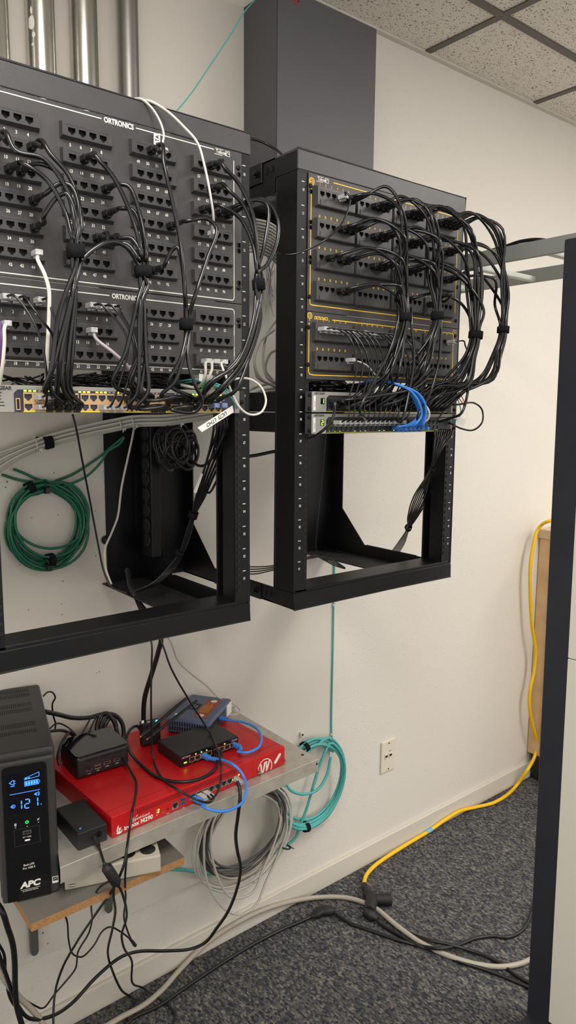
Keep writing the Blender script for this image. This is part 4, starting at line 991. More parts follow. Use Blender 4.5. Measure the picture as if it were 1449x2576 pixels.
# thin cords with clear plugs on the lower left panel
G2='thin black cords with clear plugs on the lower left panel'
for n,mid,K in ((1,[(60,770,-.055),(98,840,-.07),(116,930,-.07)],(1,1)),(2,[(75,765,-.055),(110,810,-.065),(134,850,-.06),(128,950,-.05)],(1,0)),(4,[(125,770,-.05),(142,810,-.055),(150,880,-.05),(140,960,-.045)],(2,0)),
                (6,[(265,775,-.05),(300,815,-.06),(322,860,-.065),(300,965,-.06)],(8,1)),(7,[(290,778,-.05),(325,830,-.06),(338,890,-.065),(315,980,-.06)],(9,1)),(8,[(305,785,-.045),(335,845,-.055),(345,900,-.06),(328,990,-.055)],(10,1))):
    S=LQ(n); K_=S1(*K)
    pts=[S+V((0,-.018,0)),S+V((.005,-.032,0))]+[A(*q) for q in mid]+[K_+V((0,-.034,.004)),K_+V((0,-.018,0))]
    o=cable('patch_cable','thin black cord with a clear plug in jack %d of the lower left panel'%n,'patch cord',pts,.0019,'cable',G2); plug(o,S,'clear',boot='cable'); plug(o,K_,'clear',boot='cable')
# white and coloured cords
o=cable('telephone_cable','flat silvery cord hooked over the left rack top into jack 51 beside the ATA tag','telephone cord',[V((-.345,.09,2.046)),A(352,249,.002),A(378,268,-.012),A(402,305,-.03),A(412,340,-.04),A(409,368,-.04),LP(51)+V((.003,-.022,0)),LP(51)+V((0,-.012,0))],.0030,'whitec',sx=.6); plug(o,LP(51),'clear',boot='whitec')
o=cable('telephone_cable','long white cord looping over the left rack top down to jack 78','telephone cord',[V((-.33,.10,2.046)),A(368,253,.001),A(415,276,-.02),A(465,322,-.04),A(497,360,-.055),A(515,420,-.065),A(529,490,-.07),A(537,550,-.06),A(533,585,-.04),LP(78)+V((0,-.014,0))],.0027,'whitec',sx=.7); plug(o,LP(78),'clear',boot='whitec')
o=cable('telephone_cable','white flat cord hanging from jack 44 in front of the lower left panel','telephone cord',[LP(44)+V((0,-.014,0)),A(94,650,-.03),A(112,690,-.045),A(123,730,-.05),A(123,790,-.05),A(119,880,-.05),A(117,960,-.03),A(119,985,.02)],.0030,'whitec',sx=.6); plug(o,LP(44),'clear',boot='whitec')
o=cable('telephone_cable','mauve-grey cord slanting down from jack 14 of the lower left panel','telephone cord',[LQ(14)+V((0,-.014,0)),A(240,850,-.03),A(285,887,-.045),A(318,918,-.045),A(345,960,-.03),A(370,990,.01)],.0028,'pinkc'); plug(o,LQ(14),'clear',boot='pinkc')
cable('telephone_cable','purple flat cord at the left edge of the lower left panel','telephone cord',[A(1,812,-.015),A(3,850,-.03),A(2,890,-.03),A(-6,940,-.02)],.003,'purplec')
o=cable('telephone_cable','white cord hanging from jack 9 beside the purple cord','telephone cord',[LQ(9)+V((0,-.014,0)),A(11,825,-.035),A(11,860,-.038),A(6,920,-.035),A(-2,970,-.02)],.0028,'whitec'); plug(o,LQ(9),'clear',boot='whitec')
o=cable('telephone_cable','white cord from the leftmost of three plugs low on the lower left panel','telephone cord',[LQ(45)+V((0,-.014,0)),A(517,915,-.035),A(517,940,-.04),A(508,965,-.03),A(490,975,.0),A(455,968,.02)],.0028,'greyc'); plug(o,LQ(45),'clear',boot='greyc')
o=cable('telephone_cable','white cord from the middle of three plugs low on the lower left panel','telephone cord',[LQ(46)+V((0,-.014,0)),A(534,912,-.03),A(533,930,-.04),A(525,952,-.04),A(518,975,-.02),A(510,985,.02)],.0026,'greyc'); plug(o,LQ(46),'clear',boot='greyc')
o=cable('telephone_cable','white cord from jack 47 making a wide loop past the left rack edge','telephone cord',[LQ(47)+V((0,-.014,0)),A(557,916,-.04),A(568,945,-.055),A(582,985,-.06),A(604,1026,-.065),A(630,1043,-.06),A(658,1036,-.055),A(669,1008,-.05),A(657,974,-.045),A(629,954,-.04),A(595,953,-.035),A(560,968,-.02),A(540,975,.02)],.0021,'whitec'); plug(o,LQ(47),'clear',boot='whitec')
# tags
def tagplate(label,pts,y,txt=None,group=None,h=.005,flip=False,name='label_tag'):
    ps=[A(px,py,y) for px,py in pts]; b=B(); b.prism(ps,None,(0,.0006,0)); o=b.build(name,M['label']); tag(o,label,'tag',group)
    if txt:
        u_=(ps[1]-ps[0]).normalized(); v_=(ps[3]-ps[0]).normalized(); c=(ps[0]+ps[1]+ps[2]+ps[3])/4
        b=B(); write(b,txt,c-v_*(h*.5)+V((0,-.0004,0)),u_,v_,h,sx=.85); b.build('tag_text',M['black_text'],o)
    return o
tagplate('small white tag reading ATA standing above jack 50',[(403,371),(403,336),(387,336),(387,368)],-.0105,'ATA',h=.0068)
tagplate('long white wrap label reading UC75 hanging below the left switch',[(585,1020),(497,1076),(508,1087),(588,1037)],-.055,'UC75  LTHO',h=.007)
tagplate('white flag label on the looping cord beside the left rack rail',[(566,980),(579,951),(574,948),(563,970)],-.062,'OBI',h=.004)
tagplate('slanted white flag beneath the leftmost white plug of the lower left panel',[(501,940),(518,942),(515,962),(501,958)],-.03)
tagplate('smaller white flag beneath the middle white plug of the lower left panel',[(522,942),(535,944),(532,958),(520,955)],-.032)
for k,(a,c,d,e) in enumerate([((432,962),(500,955),(560,972),(592,1004)),((440,968),(505,960),(563,980),(594,1020))]):
    cable('fibre_jumper','teal fibre jumper %s along the top of the left switch'%('upper' if k==0 else 'lower'),'fibre cable',[A(*a,.06),A(*c,-.015),A(*d,-.03),A(*e,-.02),A(597,1030,.005)],.0014,'tealc','teal jumpers at the left switch')
b=B(); 
for k,(px,py) in enumerate([(527,1003),(548,1003),(536,1020),(556,1020)]):
    p=A(px,py,-.02); b=B(); b.box(p.x-.006,p.x+.006,-.034,-.012,p.z-.0045,p.z+.0045); o=b.build('fibre_module',mat('pale_blue_clear',(150,170,220),.3,trans=.3),None,bevel=.001); tag(o,'pale blue fibre transceiver at the right end of the left switch','fibre module','pale blue fibre modules of the left switch')
p=A(519,975,-.02); b=B(); b.box(p.x-.006,p.x+.006,-.03,-.012,p.z-.003,p.z+.008); tag(b.build('cable_clip',mat('bright_green_plastic',(40,190,120),.4),None,bevel=.001),'small bright green clip above the left switch','clip')
# tangle behind the left panel, seen in the gap above the switch
def tangle(name,label,x0,x1,y0,y1,z0,z1,n,r,m,seed,cat):
    rr=random.Random(seed); b=B()
    for k in range(n):
        xs=rr.uniform(x0,x1-.1); L_=rr.uniform(.08,.2); pts=[V((min(x1,xs+L_*j/4),rr.uniform(y0,y1),rr.uniform(z0,z1))) for j in range(5)]
        b.tube(pts,r,6,steps=5)
    return tag(b.build(name,M[m]),label,cat,kind='stuff')
tangle('cable_tangle','tangle of thin black wires lying on top of the left switch',-.6,-.18,.012,.16,1.577,1.600,46,.0016,'cable',3,'cable tangle')
tangle('cable_tangle','tangle of dark cables behind the gap above the upper middle switch',.02,.24,.02,.12,1.581,1.602,22,.0034,'cable',5,'cable tangle')
# wire knot hanging inside the left rack
b=B(); rr=random.Random(8)
for k in range(16):
    c=A(442,1115,.30)+V((rr.uniform(-.02,.02),rr.uniform(-.04,.03),rr.uniform(-.02,.02))); ra=rr.uniform(.018,.036); q=V((rr.uniform(-.5,.5),1,rr.uniform(-.5,.5)))
    b.ring(c,q,ra,.003,22,6,sq=rr.uniform(1.0,1.6))
tag(b.build('cable_tangle',M['cord']),'knot of coiled black power leads hanging inside the left rack','cable tangle',kind='stuff')

# ---- middle rack
GM='black patch cords of the middle rack'
VE=A(1019,797,-.078); VF=A(1101,794,-.085); VG=A(1198,842,-.105); VH=A(1267,829,-.105)
hp=hexpack(13,.0056)
def bundle(Vc,ports,sinks,which,bul,lowf,sx=1.05,sy=.95):
    rb=random.Random(len(ports)*7+int(Vc.x*100))
    for k,(n,K) in enumerate(zip(ports,sinks)):
        S=RP(n); dx=Vc.x-S.x; dz=S.z-Vc.z; off=V((hp[k][0]*sx,hp[k][1]*sy,0))
        j=lambda a:rb.uniform(-a,a)
        rise=.012 if dx>.07 else .004
        amp=1+j(.22); b2=bul+j(.010)
        mid=[S+V((.26*dx+.012,-.052+j(.012),rise*amp+.002+j(.006))),S+V((.64*dx+b2*.6+j(.014),-.084+j(.018),rise*amp-.15*dz+j(.010))),V((Vc.x-.10*dx+b2+off.x*2.2,Vc.y+.004+off.y*2.2+j(.008),Vc.z+.42*dz+.008+j(.010)))]
        if dz<.06: mid[-1]=V((Vc.x-.12*dx+bul*.5+off.x,Vc.y+.006+off.y,Vc.z+.5*dz+.012))
        patch('black patch cord leaving jack %d of the upper yellow-lined panel for the %s bundle'%(n,which),S,mid,Vc,off,lowf(off,K,j),K,GM,r=.0032)
def lowf(Vc,dx1,dz1,lift):
    def f(off,K,j):
        return [Vc+off*1.3+V((dx1*.25,.004,-.05)),Vc+off*2.6+V((dx1+j(.012),.010+j(.014),dz1+j(.008))),V((K.x+.035+j(.018),-.062+j(.016),K.z+lift+j(.010)))]
    return f
bundle(VE,[5,6,28,29,30,50,52,53,76,77],[S2(1,c,r) for c,r in ((2,0),(3,0),(4,0),(2,1),(3,1),(5,0),(6,0),(7,0),(5,1),(8,0))],'first',.002,lowf(VE,-.03,-.115,.032))
bundle(VF,[9,10,11,33,34,35,57,58,59,91],[S2(1,c,r) for c,r in ((9,0),(10,0),(7,1),(8,1),(11,0),(9,1),(10,1),(12,0),(13,0),(12,1))],'second',.006,lowf(VF,-.04,-.115,.034))
bundle(VG,[14,15,16,38,39,40,61,62,63,86,17],[S2(1,c,r) for c,r in ((14,0),(15,0),(16,0),(13,1),(14,1),(17,0),(15,1),(18,0),(16,1),(17,1),(18,1))],'third',.016,lowf(VG,-.035,-.105,.036),1.35,1.0)
bundle(VH,[20,21,22,23,24,45,46,47,70,71],[S2(1,c,r) for c,r in ((19,0),(20,0),(19,1),(20,1),(21,0),(21,1),(22,0),(22,1),(23,0),(23,1))],'outermost',.016,lowf(VH,-.035,-.115,.036),1.1,.9)
GS_='black cable straps of the middle rack'
strap('black strap round the first cord bundle of the middle rack',VE,(.02,0,-1),.0140,.0125,.016,GS_); strap('black strap round the second cord bundle of the middle rack',VF,(.02,0,-1),.0140,.0125,.016,GS_)
strap('black strap round the thick bundle just past the right rail of the middle rack',VG,(-.1,0,-1),.0182,.0130,.016,GS_); strap('black strap round the outermost bundle hanging right of the middle rack',VH,(-.06,0,-1),.0148,.0122,.015,GS_)
for k,(pts) in enumerate([[(1000,810),(985,870),(945,950),(905,1030)],[(1035,815),(1042,900),(1030,980),(1010,1060)],[(1110,815),(1105,900),(1085,980),(1050,1050)],[(1195,865),(1180,930),(1176,990),(1160,1040)]]):
    cable('patch_cable','black patch cord dropping straight from the %s strap to the lower middle switch'%['first','second','third','outer'][k] if k else 'black patch cord sweeping left from the first strap to the lower middle switch','patch cord',[A(pts[0][0],pts[0][1]-40,-.07)]+[A(px,py,-.085) for px,py in pts]+[S2(2,5+6*k,0)+V((0,-.03,.006)),S2(2,5+6*k,0)+V((0,-.008,0))],.0030,'cable',GM)
# thin cords with clear plugs, lower panel to lower switch
GT='thin black cords with clear plugs on the lower yellow-lined panel'
for k,n in enumerate([1,2,3,4,5,6,7,8,9,10,11,12,13]):
    S=RQ(n); K=S2(2,k+1,0); rj=rnd.uniform(-.006,.006)
    pts=[S+V((0,-.018,0)),S+V((.012,-.034,0)),S+V((.038,-.05+rj,-.022)),S+V((.056+rj,-.052,-.075)),V((.5*(S.x+.055+K.x)+rj,-.05,1.565)),K+V((.004,-.036,.012)),K+V((0,-.018,0))]
    o=cable('patch_cable','thin black cord with a clear plug in jack %d of the lower yellow-lined panel'%n,'patch cord',pts,.0017,'cable',GT); plug(o,S,'clear',boot='cable'); plug(o,K,'clear',boot='cable')
S=RQ(30); K=S2(2,14,0)
o=cable('patch_cable','thin white-striped cord from jack 30 of the lower yellow-lined panel','patch cord',[S+V((0,-.018,0)),S+V((.02,-.035,-.01)),A(950,950,-.05),A(985,985,-.05),A(1000,1030,-.045),K+V((0,-.018,0))],.0017,'greyc'); plug(o,S,'clear',boot='greyc'); plug(o,K,'clear',boot='greyc')
S=RQ(24)+V((-.004,0,0)); o=cable('patch_cable','thin black cord with a clear plug at the right end of the lower yellow-lined panel','patch cord',[S+V((0,-.018,0)),S+V((.012,-.036,.001)),A(1170,868,-.06),A(1176,890,-.07),A(1168,930,-.07),A(1150,985,-.06),S2(2,22,0)+V((0,-.01,0))],.0017,'cable'); plug(o,S,'clear',boot='cable')
S=RP(4); o=cable('patch_cable','thin black cord leaving a clear plug in jack 4 and drooping to the rack post','patch cord',[S+V((0,-.018,0)),A(868,484,-.04),A(880,495,-.05),A(876,525,-.055),A(855,570,-.055),A(820,602,-.05),A(780,625,-.03),A(735,640,-.012),A(705,638,.01),A(680,620,.07)],.0018,'cable'); plug(o,S,'clear',boot='cable')
S=RP(3); b=None
# blue, white, orange and teal leads at the middle switches
for k in range(6):
    dx=k*6.5; y=-.060-.010*(k%3)
    o=cable('patch_cable','bright blue cord curving in front of the two middle switches','patch cord',[A(905+dx,966+k,.05),A(945+dx,957+k*2,-.03),A(990+dx*.8,963+k*2,y),A(1026+dx*.8,985+k,y-.008),A(1046+dx*.7,1015,y-.012),A(1052+dx*.6,1045,y-.008),A(1032+dx,1066+k,y),A(1000+dx*2,1074,-.045),S2(2,13+k,1)+V((0,-.012,0))],.0027,'bluec','bright blue cords at the middle switches')
    plug(o,S2(2,13+k,1),'boot',boot='bluec')
cable('patch_cable','white cord curving beside the blue cords at the middle switches','patch cord',[A(1040,990,.0),A(1062,1010,-.05),A(1079,1035,-.065),A(1076,1055,-.06),A(1055,1066,-.045),A(1030,1070,-.02)],.0026,'whitec')
for k,(m,nm,q) in enumerate((('orangec','upper orange',[(1138,984),(1158,992),(1170,1020),(1163,1040),(1145,1046)]),('orangec','lower orange',[(1136,990),(1153,1000),(1167,1024),(1160,1043),(1140,1048)]),('tealc','teal',[(1130,990),(1148,1000),(1157,1020),(1158,1045),(1142,1060)]))):
    cable('fibre_jumper','%s fibre jumper looping out right of the middle switches'%nm,'fibre cable',[A(*q[0],.03)]+[A(*p,-.03) for p in q[1:]]+[A(1125,1058,-.01)],.0012,m)
tagplate('small white square tag on the leads right of the middle switches',[(1150,1048),(1174,1054),(1166,1072),(1146,1066)],-.035)
cable('fibre_jumper','white fibre lead ending at the square tag right of the middle switches','fibre cable',[A(1100,1056,-.01),A(1130,1052,-.035),A(1152,1054,-.036)],.0016,'whitec')
o=cable('patch_cable','black cord making a round loop to the right of the middle switches','patch cord',[A(1120,1018,-.03),A(1150,1018,-.05),A(1190,1013,-.06),A(1213,1032,-.06),A(1213,1062,-.06),A(1190,1082,-.055),A(1160,1078,-.04),A(1135,1066,-.02),A(1120,1060,.0)],.0022,'cable')
o=cable('patch_cable','black cord dropping from upper middle switch past the left rack rail','patch cord',[S2(1,1,1)+V((0,-.012,0)),A(843,1010,-.05),A(841,1040,-.055),A(825,1070,-.05),A(800,1092,-.03),A(778,1104,.004),A(760,1112,.05)],.0030,'cable'); plug(o,S2(1,1,1),'boot')
o=cable('patch_cable','short black cord in the first socket of the upper middle switch','patch cord',[S2(1,0,0)+V((0,-.012,0)),S2(1,0,0)+V((.02,-.04,.003)),S2(1,0,0)+V((.08,-.06,.012)),S2(1,0,0)+V((.18,-.07,.03)),S2(1,0,0)+V((.25,-.06,.07))],.0030,'cable'); plug(o,S2(1,0,0),'boot')
GD='thin black leads dropping inside the right of the middle rack'
for k in range(9):
    a=(k*5%9-4)*.0016; w=(k*37%9-4)*.6
    cable('power_lead','thin black lead in the drooping bunch inside the right of the middle rack','lead',[A(1088+k*6,1068,.0)+V((0,.0,0)),A(1094+k*5.5,1088,-.018),A(1098+w*3,1140,-.01+a),A(1086+w*1.2,1180,.01+a),A(1062+w*8,1245,.05+a*3),A(1038+w*5,1300,.10+a),A(1028+w*1.2,1328,.13+a),A(1010+w*3.4,1365,.19),A(992+w*4.4,1392,.26)],.0018,'cable',GD)
strap('black strap high on the thin leads inside the middle rack',A(1086,1180,.01),(A(1062,1245,.05)-A(1098,1140,-.01)),.0085,.0085,.012,GS_)
strap('black strap low on the thin leads inside the middle rack',A(1028,1328,.13),(A(1010,1365,.19)-A(1038,1300,.10)),.0085,.0085,.012,GS_)
# ------------------------------------------------------------------ cables on the wall, the shelf and the floor
WB=WY-.0155
# grey bundle under the left switch
G='grey cables bundled beneath the left switch'
for k in range(9):
    oy=(k%3-1)*.0062; q=(k-4)*3.1; fan=(k-4)*5.2
    cable('network_cable','grey cable in the tied bundle sagging beneath the left switch','network cable',
      [A(-15,1172+fan*1.3,.425+oy*.5),A(40,1142+fan*.8,.425+oy*.5),A(120,1110+q*1.1,.42+oy),A(210,1086+q*1.1,.40+oy),A(300,1067+q*1.1,.36+oy),A(335,1060+q*1.0,.34+oy),A(420,1057+q*.95,.28+oy),A(470,1050+q*.9,.22+oy),A(540,1040+q*.8,.14+oy),A(592,1033+q*.6,.09+oy)],.0029,'greyc',G)
for k,(px,py,y,lab) in enumerate([(332,1061,.34,'cream cable tie at the middle of the grey bundle under the left switch'),(302,1068,.36,'cream cable tie with a long tail left of the middle of the grey bundle'),(447,1054,.25,'cream cable tie at the right part of the grey bundle'),(93,1120,.42,'cream cable tie near the left part of the grey bundle')]):
    b=B(); c=A(px,py,y); b.ring(c,(1,-.35,.15),.0145,.0014,24,6,sq=.75); o=b.build('cable_tie',M['tie']); tag(o,lab,'cable tie','cream cable ties on the grey bundle')
    b=B(); e=c+V((.004,-.012,-.010)); b.box(e.x-.003,e.x+.003,e.y-.003,e.y+.003,e.z-.003,e.z+.003); b.tube([e,e+V((-.006,-.006,-.006))],.0016,6,steps=0); b.build('tie_head',M['tie'],o)
strap('black strap round the grey bundle near its wall clip',A(120,1111,.42),(1,-.1,.22),.0155,.0120,.019,None)
b=B(); p=A(88,1101,WB); b.cyl(p,p+V((0,-.012,0)),.005,14); o=b.build('cable_clip',M['tie']); tag(o,'small round clip nailed to the backboard above the grey bundle','clip'); b=B(); b.cyl(p+V((0,-.0122,0)),p+V((0,-.0135,0)),.003,10); b.build('nail_head',M['bscrew'],o)
cable('network_cable','single grey cable hanging from the bundle down inside the left rack','network cable',[A(338,1070,.33),A(333,1100,.31),A(322,1150,.30),A(306,1225,.30),A(296,1300,.30),A(281,1340,.29),A(264,1382,.27),A(266,1430,.25),A(280,1470,.24)],.0024,'greyc')
cable('power_lead','thin black lead dropping from the left switch along the wall','lead',[A(183,1044,.10),A(192,1080,.14),(A(207,1160,.2)),A(228,1270,.24),A(247,1370,.25),A(262,1440,.25),A(280,1475,.235),A(320,1492,.2)],.0020,'cord')
# green coil
def coil(name,label,cat,c,axes,n,r,m,lead=(),tail=(),seed=1,jit=.008,group=None,wob=.004,yo=.002):
    rr=random.Random(seed); pts=list(lead); a,bx=axes
    ox=oz=0; ra=1
    for k in range(n):
        ox=rr.uniform(-jit,jit); oz=rr.uniform(-jit,jit); ra=rr.uniform(.90,1.08); rb=rr.uniform(.93,1.06)
        for j in range(14):
            t=6.28318*j/14+1.57
            pts.append(V((c[0]+ox*(1-math.cos(t-1.57))*.5+a*ra*math.cos(t),c[1]-yo*k-rr.uniform(0,wob),c[2]+oz+bx*rb*math.sin(t)-.5*bx*(rb-1)*(1-math.sin(t)))))
    pts+=list(tail)
    b=B(); b.tube(pts,r,7,steps=3); return tag(b.build(name,M[m]),label,cat,group)
gc=A(110,1313,.446)
g=coil('network_cable','coiled green cable hung on the backboard below the left rack switch','network cable',(gc.x,.446,gc.z),(.084,.085),12,.0030,'greenc',lead=[A(312,1098,.40),A(280,1125,.42),A(235,1160,.44),A(180,1195,.445),A(130,1215,.446)],tail=[A(95,1206,.44),A(60,1190,.44),A(34,1180,.44)],seed=4,jit=.017,yo=.0022)
cable('network_cable','loose green cable crossing above the green coil','network cable',[A(5,1194,.444),A(50,1208,.442),A(90,1213,.436),A(170,1216,.428),A(200,1235,.424),A(222,1280,.424),A(218,1330,.425),A(200,1375,.428),A(165,1405,.43)],.0030,'greenc')
cable('network_cable','loose green cable running up right from the coil to the grey bundle','network cable',[A(120,1238,.43),A(165,1222,.428),A(215,1200,.425),A(252,1165,.42),A(272,1135,.41),(A(300,1118,.40)),A(313,1100,.395)],.0030,'greenc')
for px,py,d,lab in ((93,1230,(1,-.1,.35),'black strap at the upper left of the green coil'),(122,1408,(1,0,.15),'black strap at the bottom of the green coil')):
    t_=1.95 if py<1300 else -1.5; strap(lab,V((gc.x+.084*math.cos(t_),.432,gc.z+.085*math.sin(t_))),(-math.sin(t_),0,math.cos(t_)),.0145,.0165,.015,'black straps on the green coil')
for px,py,lab in ((112,1222,'black nylon clip at the top of the green coil'),(117,1415,'black nylon clip at the bottom of the green coil')):
    b=B(); p=A(px,py,.425); b.box(p.x-.0045,p.x+.0045,.404,WB,p.z-.016,p.z-.004); b.ring(p,(1,0,.2),.013,.002,16,5); tag(b.build('cable_clip',M['btie']),lab,'clip','black nylon clips of the green coil')
# vertical outlet strip and round grommet inside the left rack
t=thing('outlet_strip','black vertical outlet strip fixed inside the left rack','outlet strip',(-.15,.37,1.2))
b=B(); b.box(-.158,-.133,.345,.392,1.195,1.56); b.build('housing',M['rack'],t,bevel=.002)
for k in range(9):
    z=1.235+.0275*k*1.3
    if z>1.55: break
    b=B(); b.cyl((-.1585,.3675,z),(-.1605,.3675,z),.0165,20); o=b.build('receptacle',M['plastic'],t,bevel=.0008)
    b=B(); b.box(-.1612,-.1604,.3605,.3625,z-.004,z+.004); b.box(-.1612,-.1604,.3725,.3745,z-.004,z+.004); b.cyl((-.1604,.3675,z-.009),(-.1612,.3675,z-.009),.0022,8); b.build('receptacle_slots',M['hole'],o)
for z in (1.262,1.334,1.405): b=B(); b.cyl((-.158,.3675,z-.008),(-.1598,.3675,z-.008),.0025,10); b.build('screw',M['zinc'],t)
b=B(); p=A(266,1358,WY-.0195); b.ring(p,(0,1,0),.0085,.0022,20,6); b.cyl(p,p+V((0,-.003,0)),.006,16); tag(b.build('rubber_grommet',M['boot']),'round black grommet on the rear plate of the left rack','grommet')
# black leads hanging inside the right of the left rack
GL='black leads gathered inside the left rack'
for k in range(5):
    s=(k-2); 
    cable('power_lead','black lead in the gathered bunch hanging inside the left rack','lead',[A(553+s*7,1040,.02),A(556+s*9,1075,.02),A(548+s*10,1130,.05),A(522+s*7,1200,.10),A(502+s*5,1255,.13),A(487+s*1.5,1295,.15),A(474+s*2.5,1340,.17),A(455+s*2,1392,.20),A(425+s*4,1435,.22),A(388+s*3,1468,.22),A(345+s*3,1487,.235)],.0024,'cord',GL)
cable('power_lead','black lead looping from the wire knot up to the left switch','lead',[A(465,1125,.25),A(485,1160,.2),A(510,1172,.12),A(535,1150,.06),A(560,1100,.03),A(575,1050,.02)],.0030,'cord')
cable('power_lead','black lead running down the inside of the left rack rail','lead',[A(578,1045,.02),A(583,1090,.03),A(575,1150,.06),A(545,1210,.10),A(525,1240,.12),A(510,1215,.14),A(520,1160,.1),A(545,1090,.05),A(560,1045,.03)],.0024,'cord')
strap('black wrap high on the leads gathered inside the left rack',A(487,1296,.15),(A(474,1340,.17)-A(502,1255,.13)),.0095,.0085,.014,'black wraps on the gathered leads'); strap('black wrap low on the leads gathered inside the left rack',A(452,1392,.20),(A(425,1435,.22)-A(474,1340,.17)),.0085,.0080,.010,'black wraps on the gathered leads')
tagplate('small white tag on the leads inside the left rack',[(487,1238),(506,1190),(511,1193),(494,1241)],.09)
# teal fibre from the chase and along the backboard edge
cable('fibre_cable','thin teal fibre slanting from the cable chase top down behind the left rack','fibre cable',[A(660,-25,.40),A(640,2,.36),A(615,30,.33),A(575,95,.31),A(525,170,.29),A(480,236,.27),A(440,284,.25),A(420,305,.24)],.0014,'tealc')
cable('fibre_cable','thin teal fibre running straight down the edge of the backboard','fibre cable',[V((.5125,WY-.0182,1.62)),V((.5125,WY-.0182,1.4)),V((.5130,WY-.0182,1.1)),V((.5130,WY-.0182,.8)),A(834,1845,WY-.0182),A(836,1862,WY-.0190)],.0028,'tealc')
for py,lab in ((1255,'small white clip on the teal fibre inside the middle rack'),(1520,'small white clip on the teal fibre just below the middle rack'),(1842,'small white clip on the teal fibre above the teal coil')):
    b=B(); p=A(838,py,WY-.012); b.box(.5085,.5165,WY-.0215,WY-.0155,p.z-.003,p.z+.003); b.box(.5132,.524,WY-.010,WY-.0003,p.z-.003,p.z+.003); b.box(.5132,.5165,WY-.0215,WY-.0003,p.z-.003,p.z+.003); o=b.build('cable_clip',M['tie'],None,bevel=.0008); tag(o,lab,'clip','white clips on the teal fibre')
    b=B(); b.cyl((.5205,WY-.0100,p.z),(.5205,WY-.0112,p.z),.0016,8); b.build('nail_head',M['bscrew'],o)
# teal coil
tc_=A(782,1968,.436)
coil('fibre_cable','coiled teal fibre cable hung on the wall right of the steel shelf','fibre cable',(tc_.x,.436,tc_.z),(.124,.136),5,.0044,'tealc',lead=[A(835,1875,WY-.01),A(838,1890,.45)],tail=[A(745,2105,.43),A(716,2130,.44),A(690,2150,.445)],seed=6,jit=.012,yo=.0048)
cable('fibre_cable','short teal loop hanging inside the teal coil beneath the shelf end','fibre cable',[A(712,1945,.42),A(728,1985,.41),A(765,1998,.405),A(800,1985,.41),A(822,1950,.415),A(832,1905,.42)],.0044,'tealc')
cable('fibre_cable','teal fibre run tied along the wall behind the grey coil','fibre cable',[A(712,2128,.44),A(660,2165,.445),A(600,2190,.445),A(540,2198,.445),A(470,2190,.445),A(420,2188,.445),A(380,2200,.446)],.0044,'tealc')
for px,py,d,lab in ((762,1868,(1,0,-.15),'black strap at the top of the teal coil'),(757,2080,(1,0,.35),'black strap at the bottom of the teal coil'),(432,2191,(1,0,0),'black strap on the tied teal run at its left end'),(508,2196,(1,0,0),'black strap on the tied teal run behind the grey coil')):
    big=px>700; t_=1.85 if py<2000 else -1.8; strap(lab,V((tc_.x+.124*math.cos(t_),.4245,tc_.z+.136*math.sin(t_))) if big else A(px,py,.441),(-math.sin(t_),0,math.cos(t_)) if big else d,.0085 if not big else .014,.008 if not big else .017,.014,'black straps on the teal fibre')
b=B(); p=A(757,1846,WB); b.box(p.x-.006,p.x+.006,WB-.008,WB-.0002,p.z-.007,p.z+.007); o=b.build('cable_clip',M['tie'],None,bevel=.001); tag(o,'white screw-on cable mount above the teal coil','clip'); b=B(); b.cyl((p.x,WB-.008,p.z),(p.x,WB-.0095,p.z),.003,10); b.build('screw',M['bscrew'],o)
# grey coil under the shelf
c=A(612,2092,.42)
for k,(m,lab,sd,n,ax,yo,dz) in enumerate((('greyc','pale grey coiled cable hanging under the steel shelf, outer turns reaching lowest',2,5,(.160,.150),.412,-.012),('dgreyc','dark grey coiled cable hanging within the pale coil under the steel shelf',5,7,(.140,.120),.408,.004),('beigec','beige-grey coiled cable hanging under the steel shelf, tightest coil',9,3,(.130,.120),.400,.0))):
    q=A(612,2092,yo)
    coil('network_cable',lab,'network cable',(q.x,yo,q.z+dz),ax,n,.0035,m,lead=[A(640,1985,.43),A(632,1992,.425)],tail=[A(628,2000,.42),A(655,1985,.43)],seed=sd,jit=.015,yo=.0024,wob=.006)
cable('network_cable','pale grey cable with a long low loop below the grey coil','network cable',[A(560,2020,.40),A(520,2080,.39),A(513,2150,.385),A(520,2215,.38),A(545,2265,.38),A(580,2296,.38),A(615,2298,.38),A(648,2270,.385),A(668,2220,.39),A(700,2150,.395),A(722,2080,.40),A(712,2030,.405),A(675,1997,.41)],.0033,'greyc')
cable('network_cable','pale grey cable with a shorter low loop below the grey coil','network cable',[A(575,2010,.39),A(540,2060,.38),A(530,2120,.375),A(545,2200,.37),A(578,2255,.37),A(610,2258,.37),A(640,2240,.375),A(660,2190,.38),A(690,2120,.385),A(705,2060,.39),A(690,2015,.40),A(660,1992,.41)],.0033,'greyc')
b=B(); b.ring(A(640,1990,.41),(1,-.1,-.2),.014,.0016,20,6); tag(b.build('cable_tie',M['tie']),'cream cable tie at the top of the grey coil','cable tie')
b=B(); p=A(718,2130,.40); b.ring(p,(.3,-.1,1),.012,.0024,18,6,sq=1.3); b.tube([p+V((.012,-.006,0)),p+V((.024,-.01,-.012))],.0014,6,steps=0); tag(b.build('cable_tie',M['btie']),'black cable tie at the right side of the grey coil','cable tie')
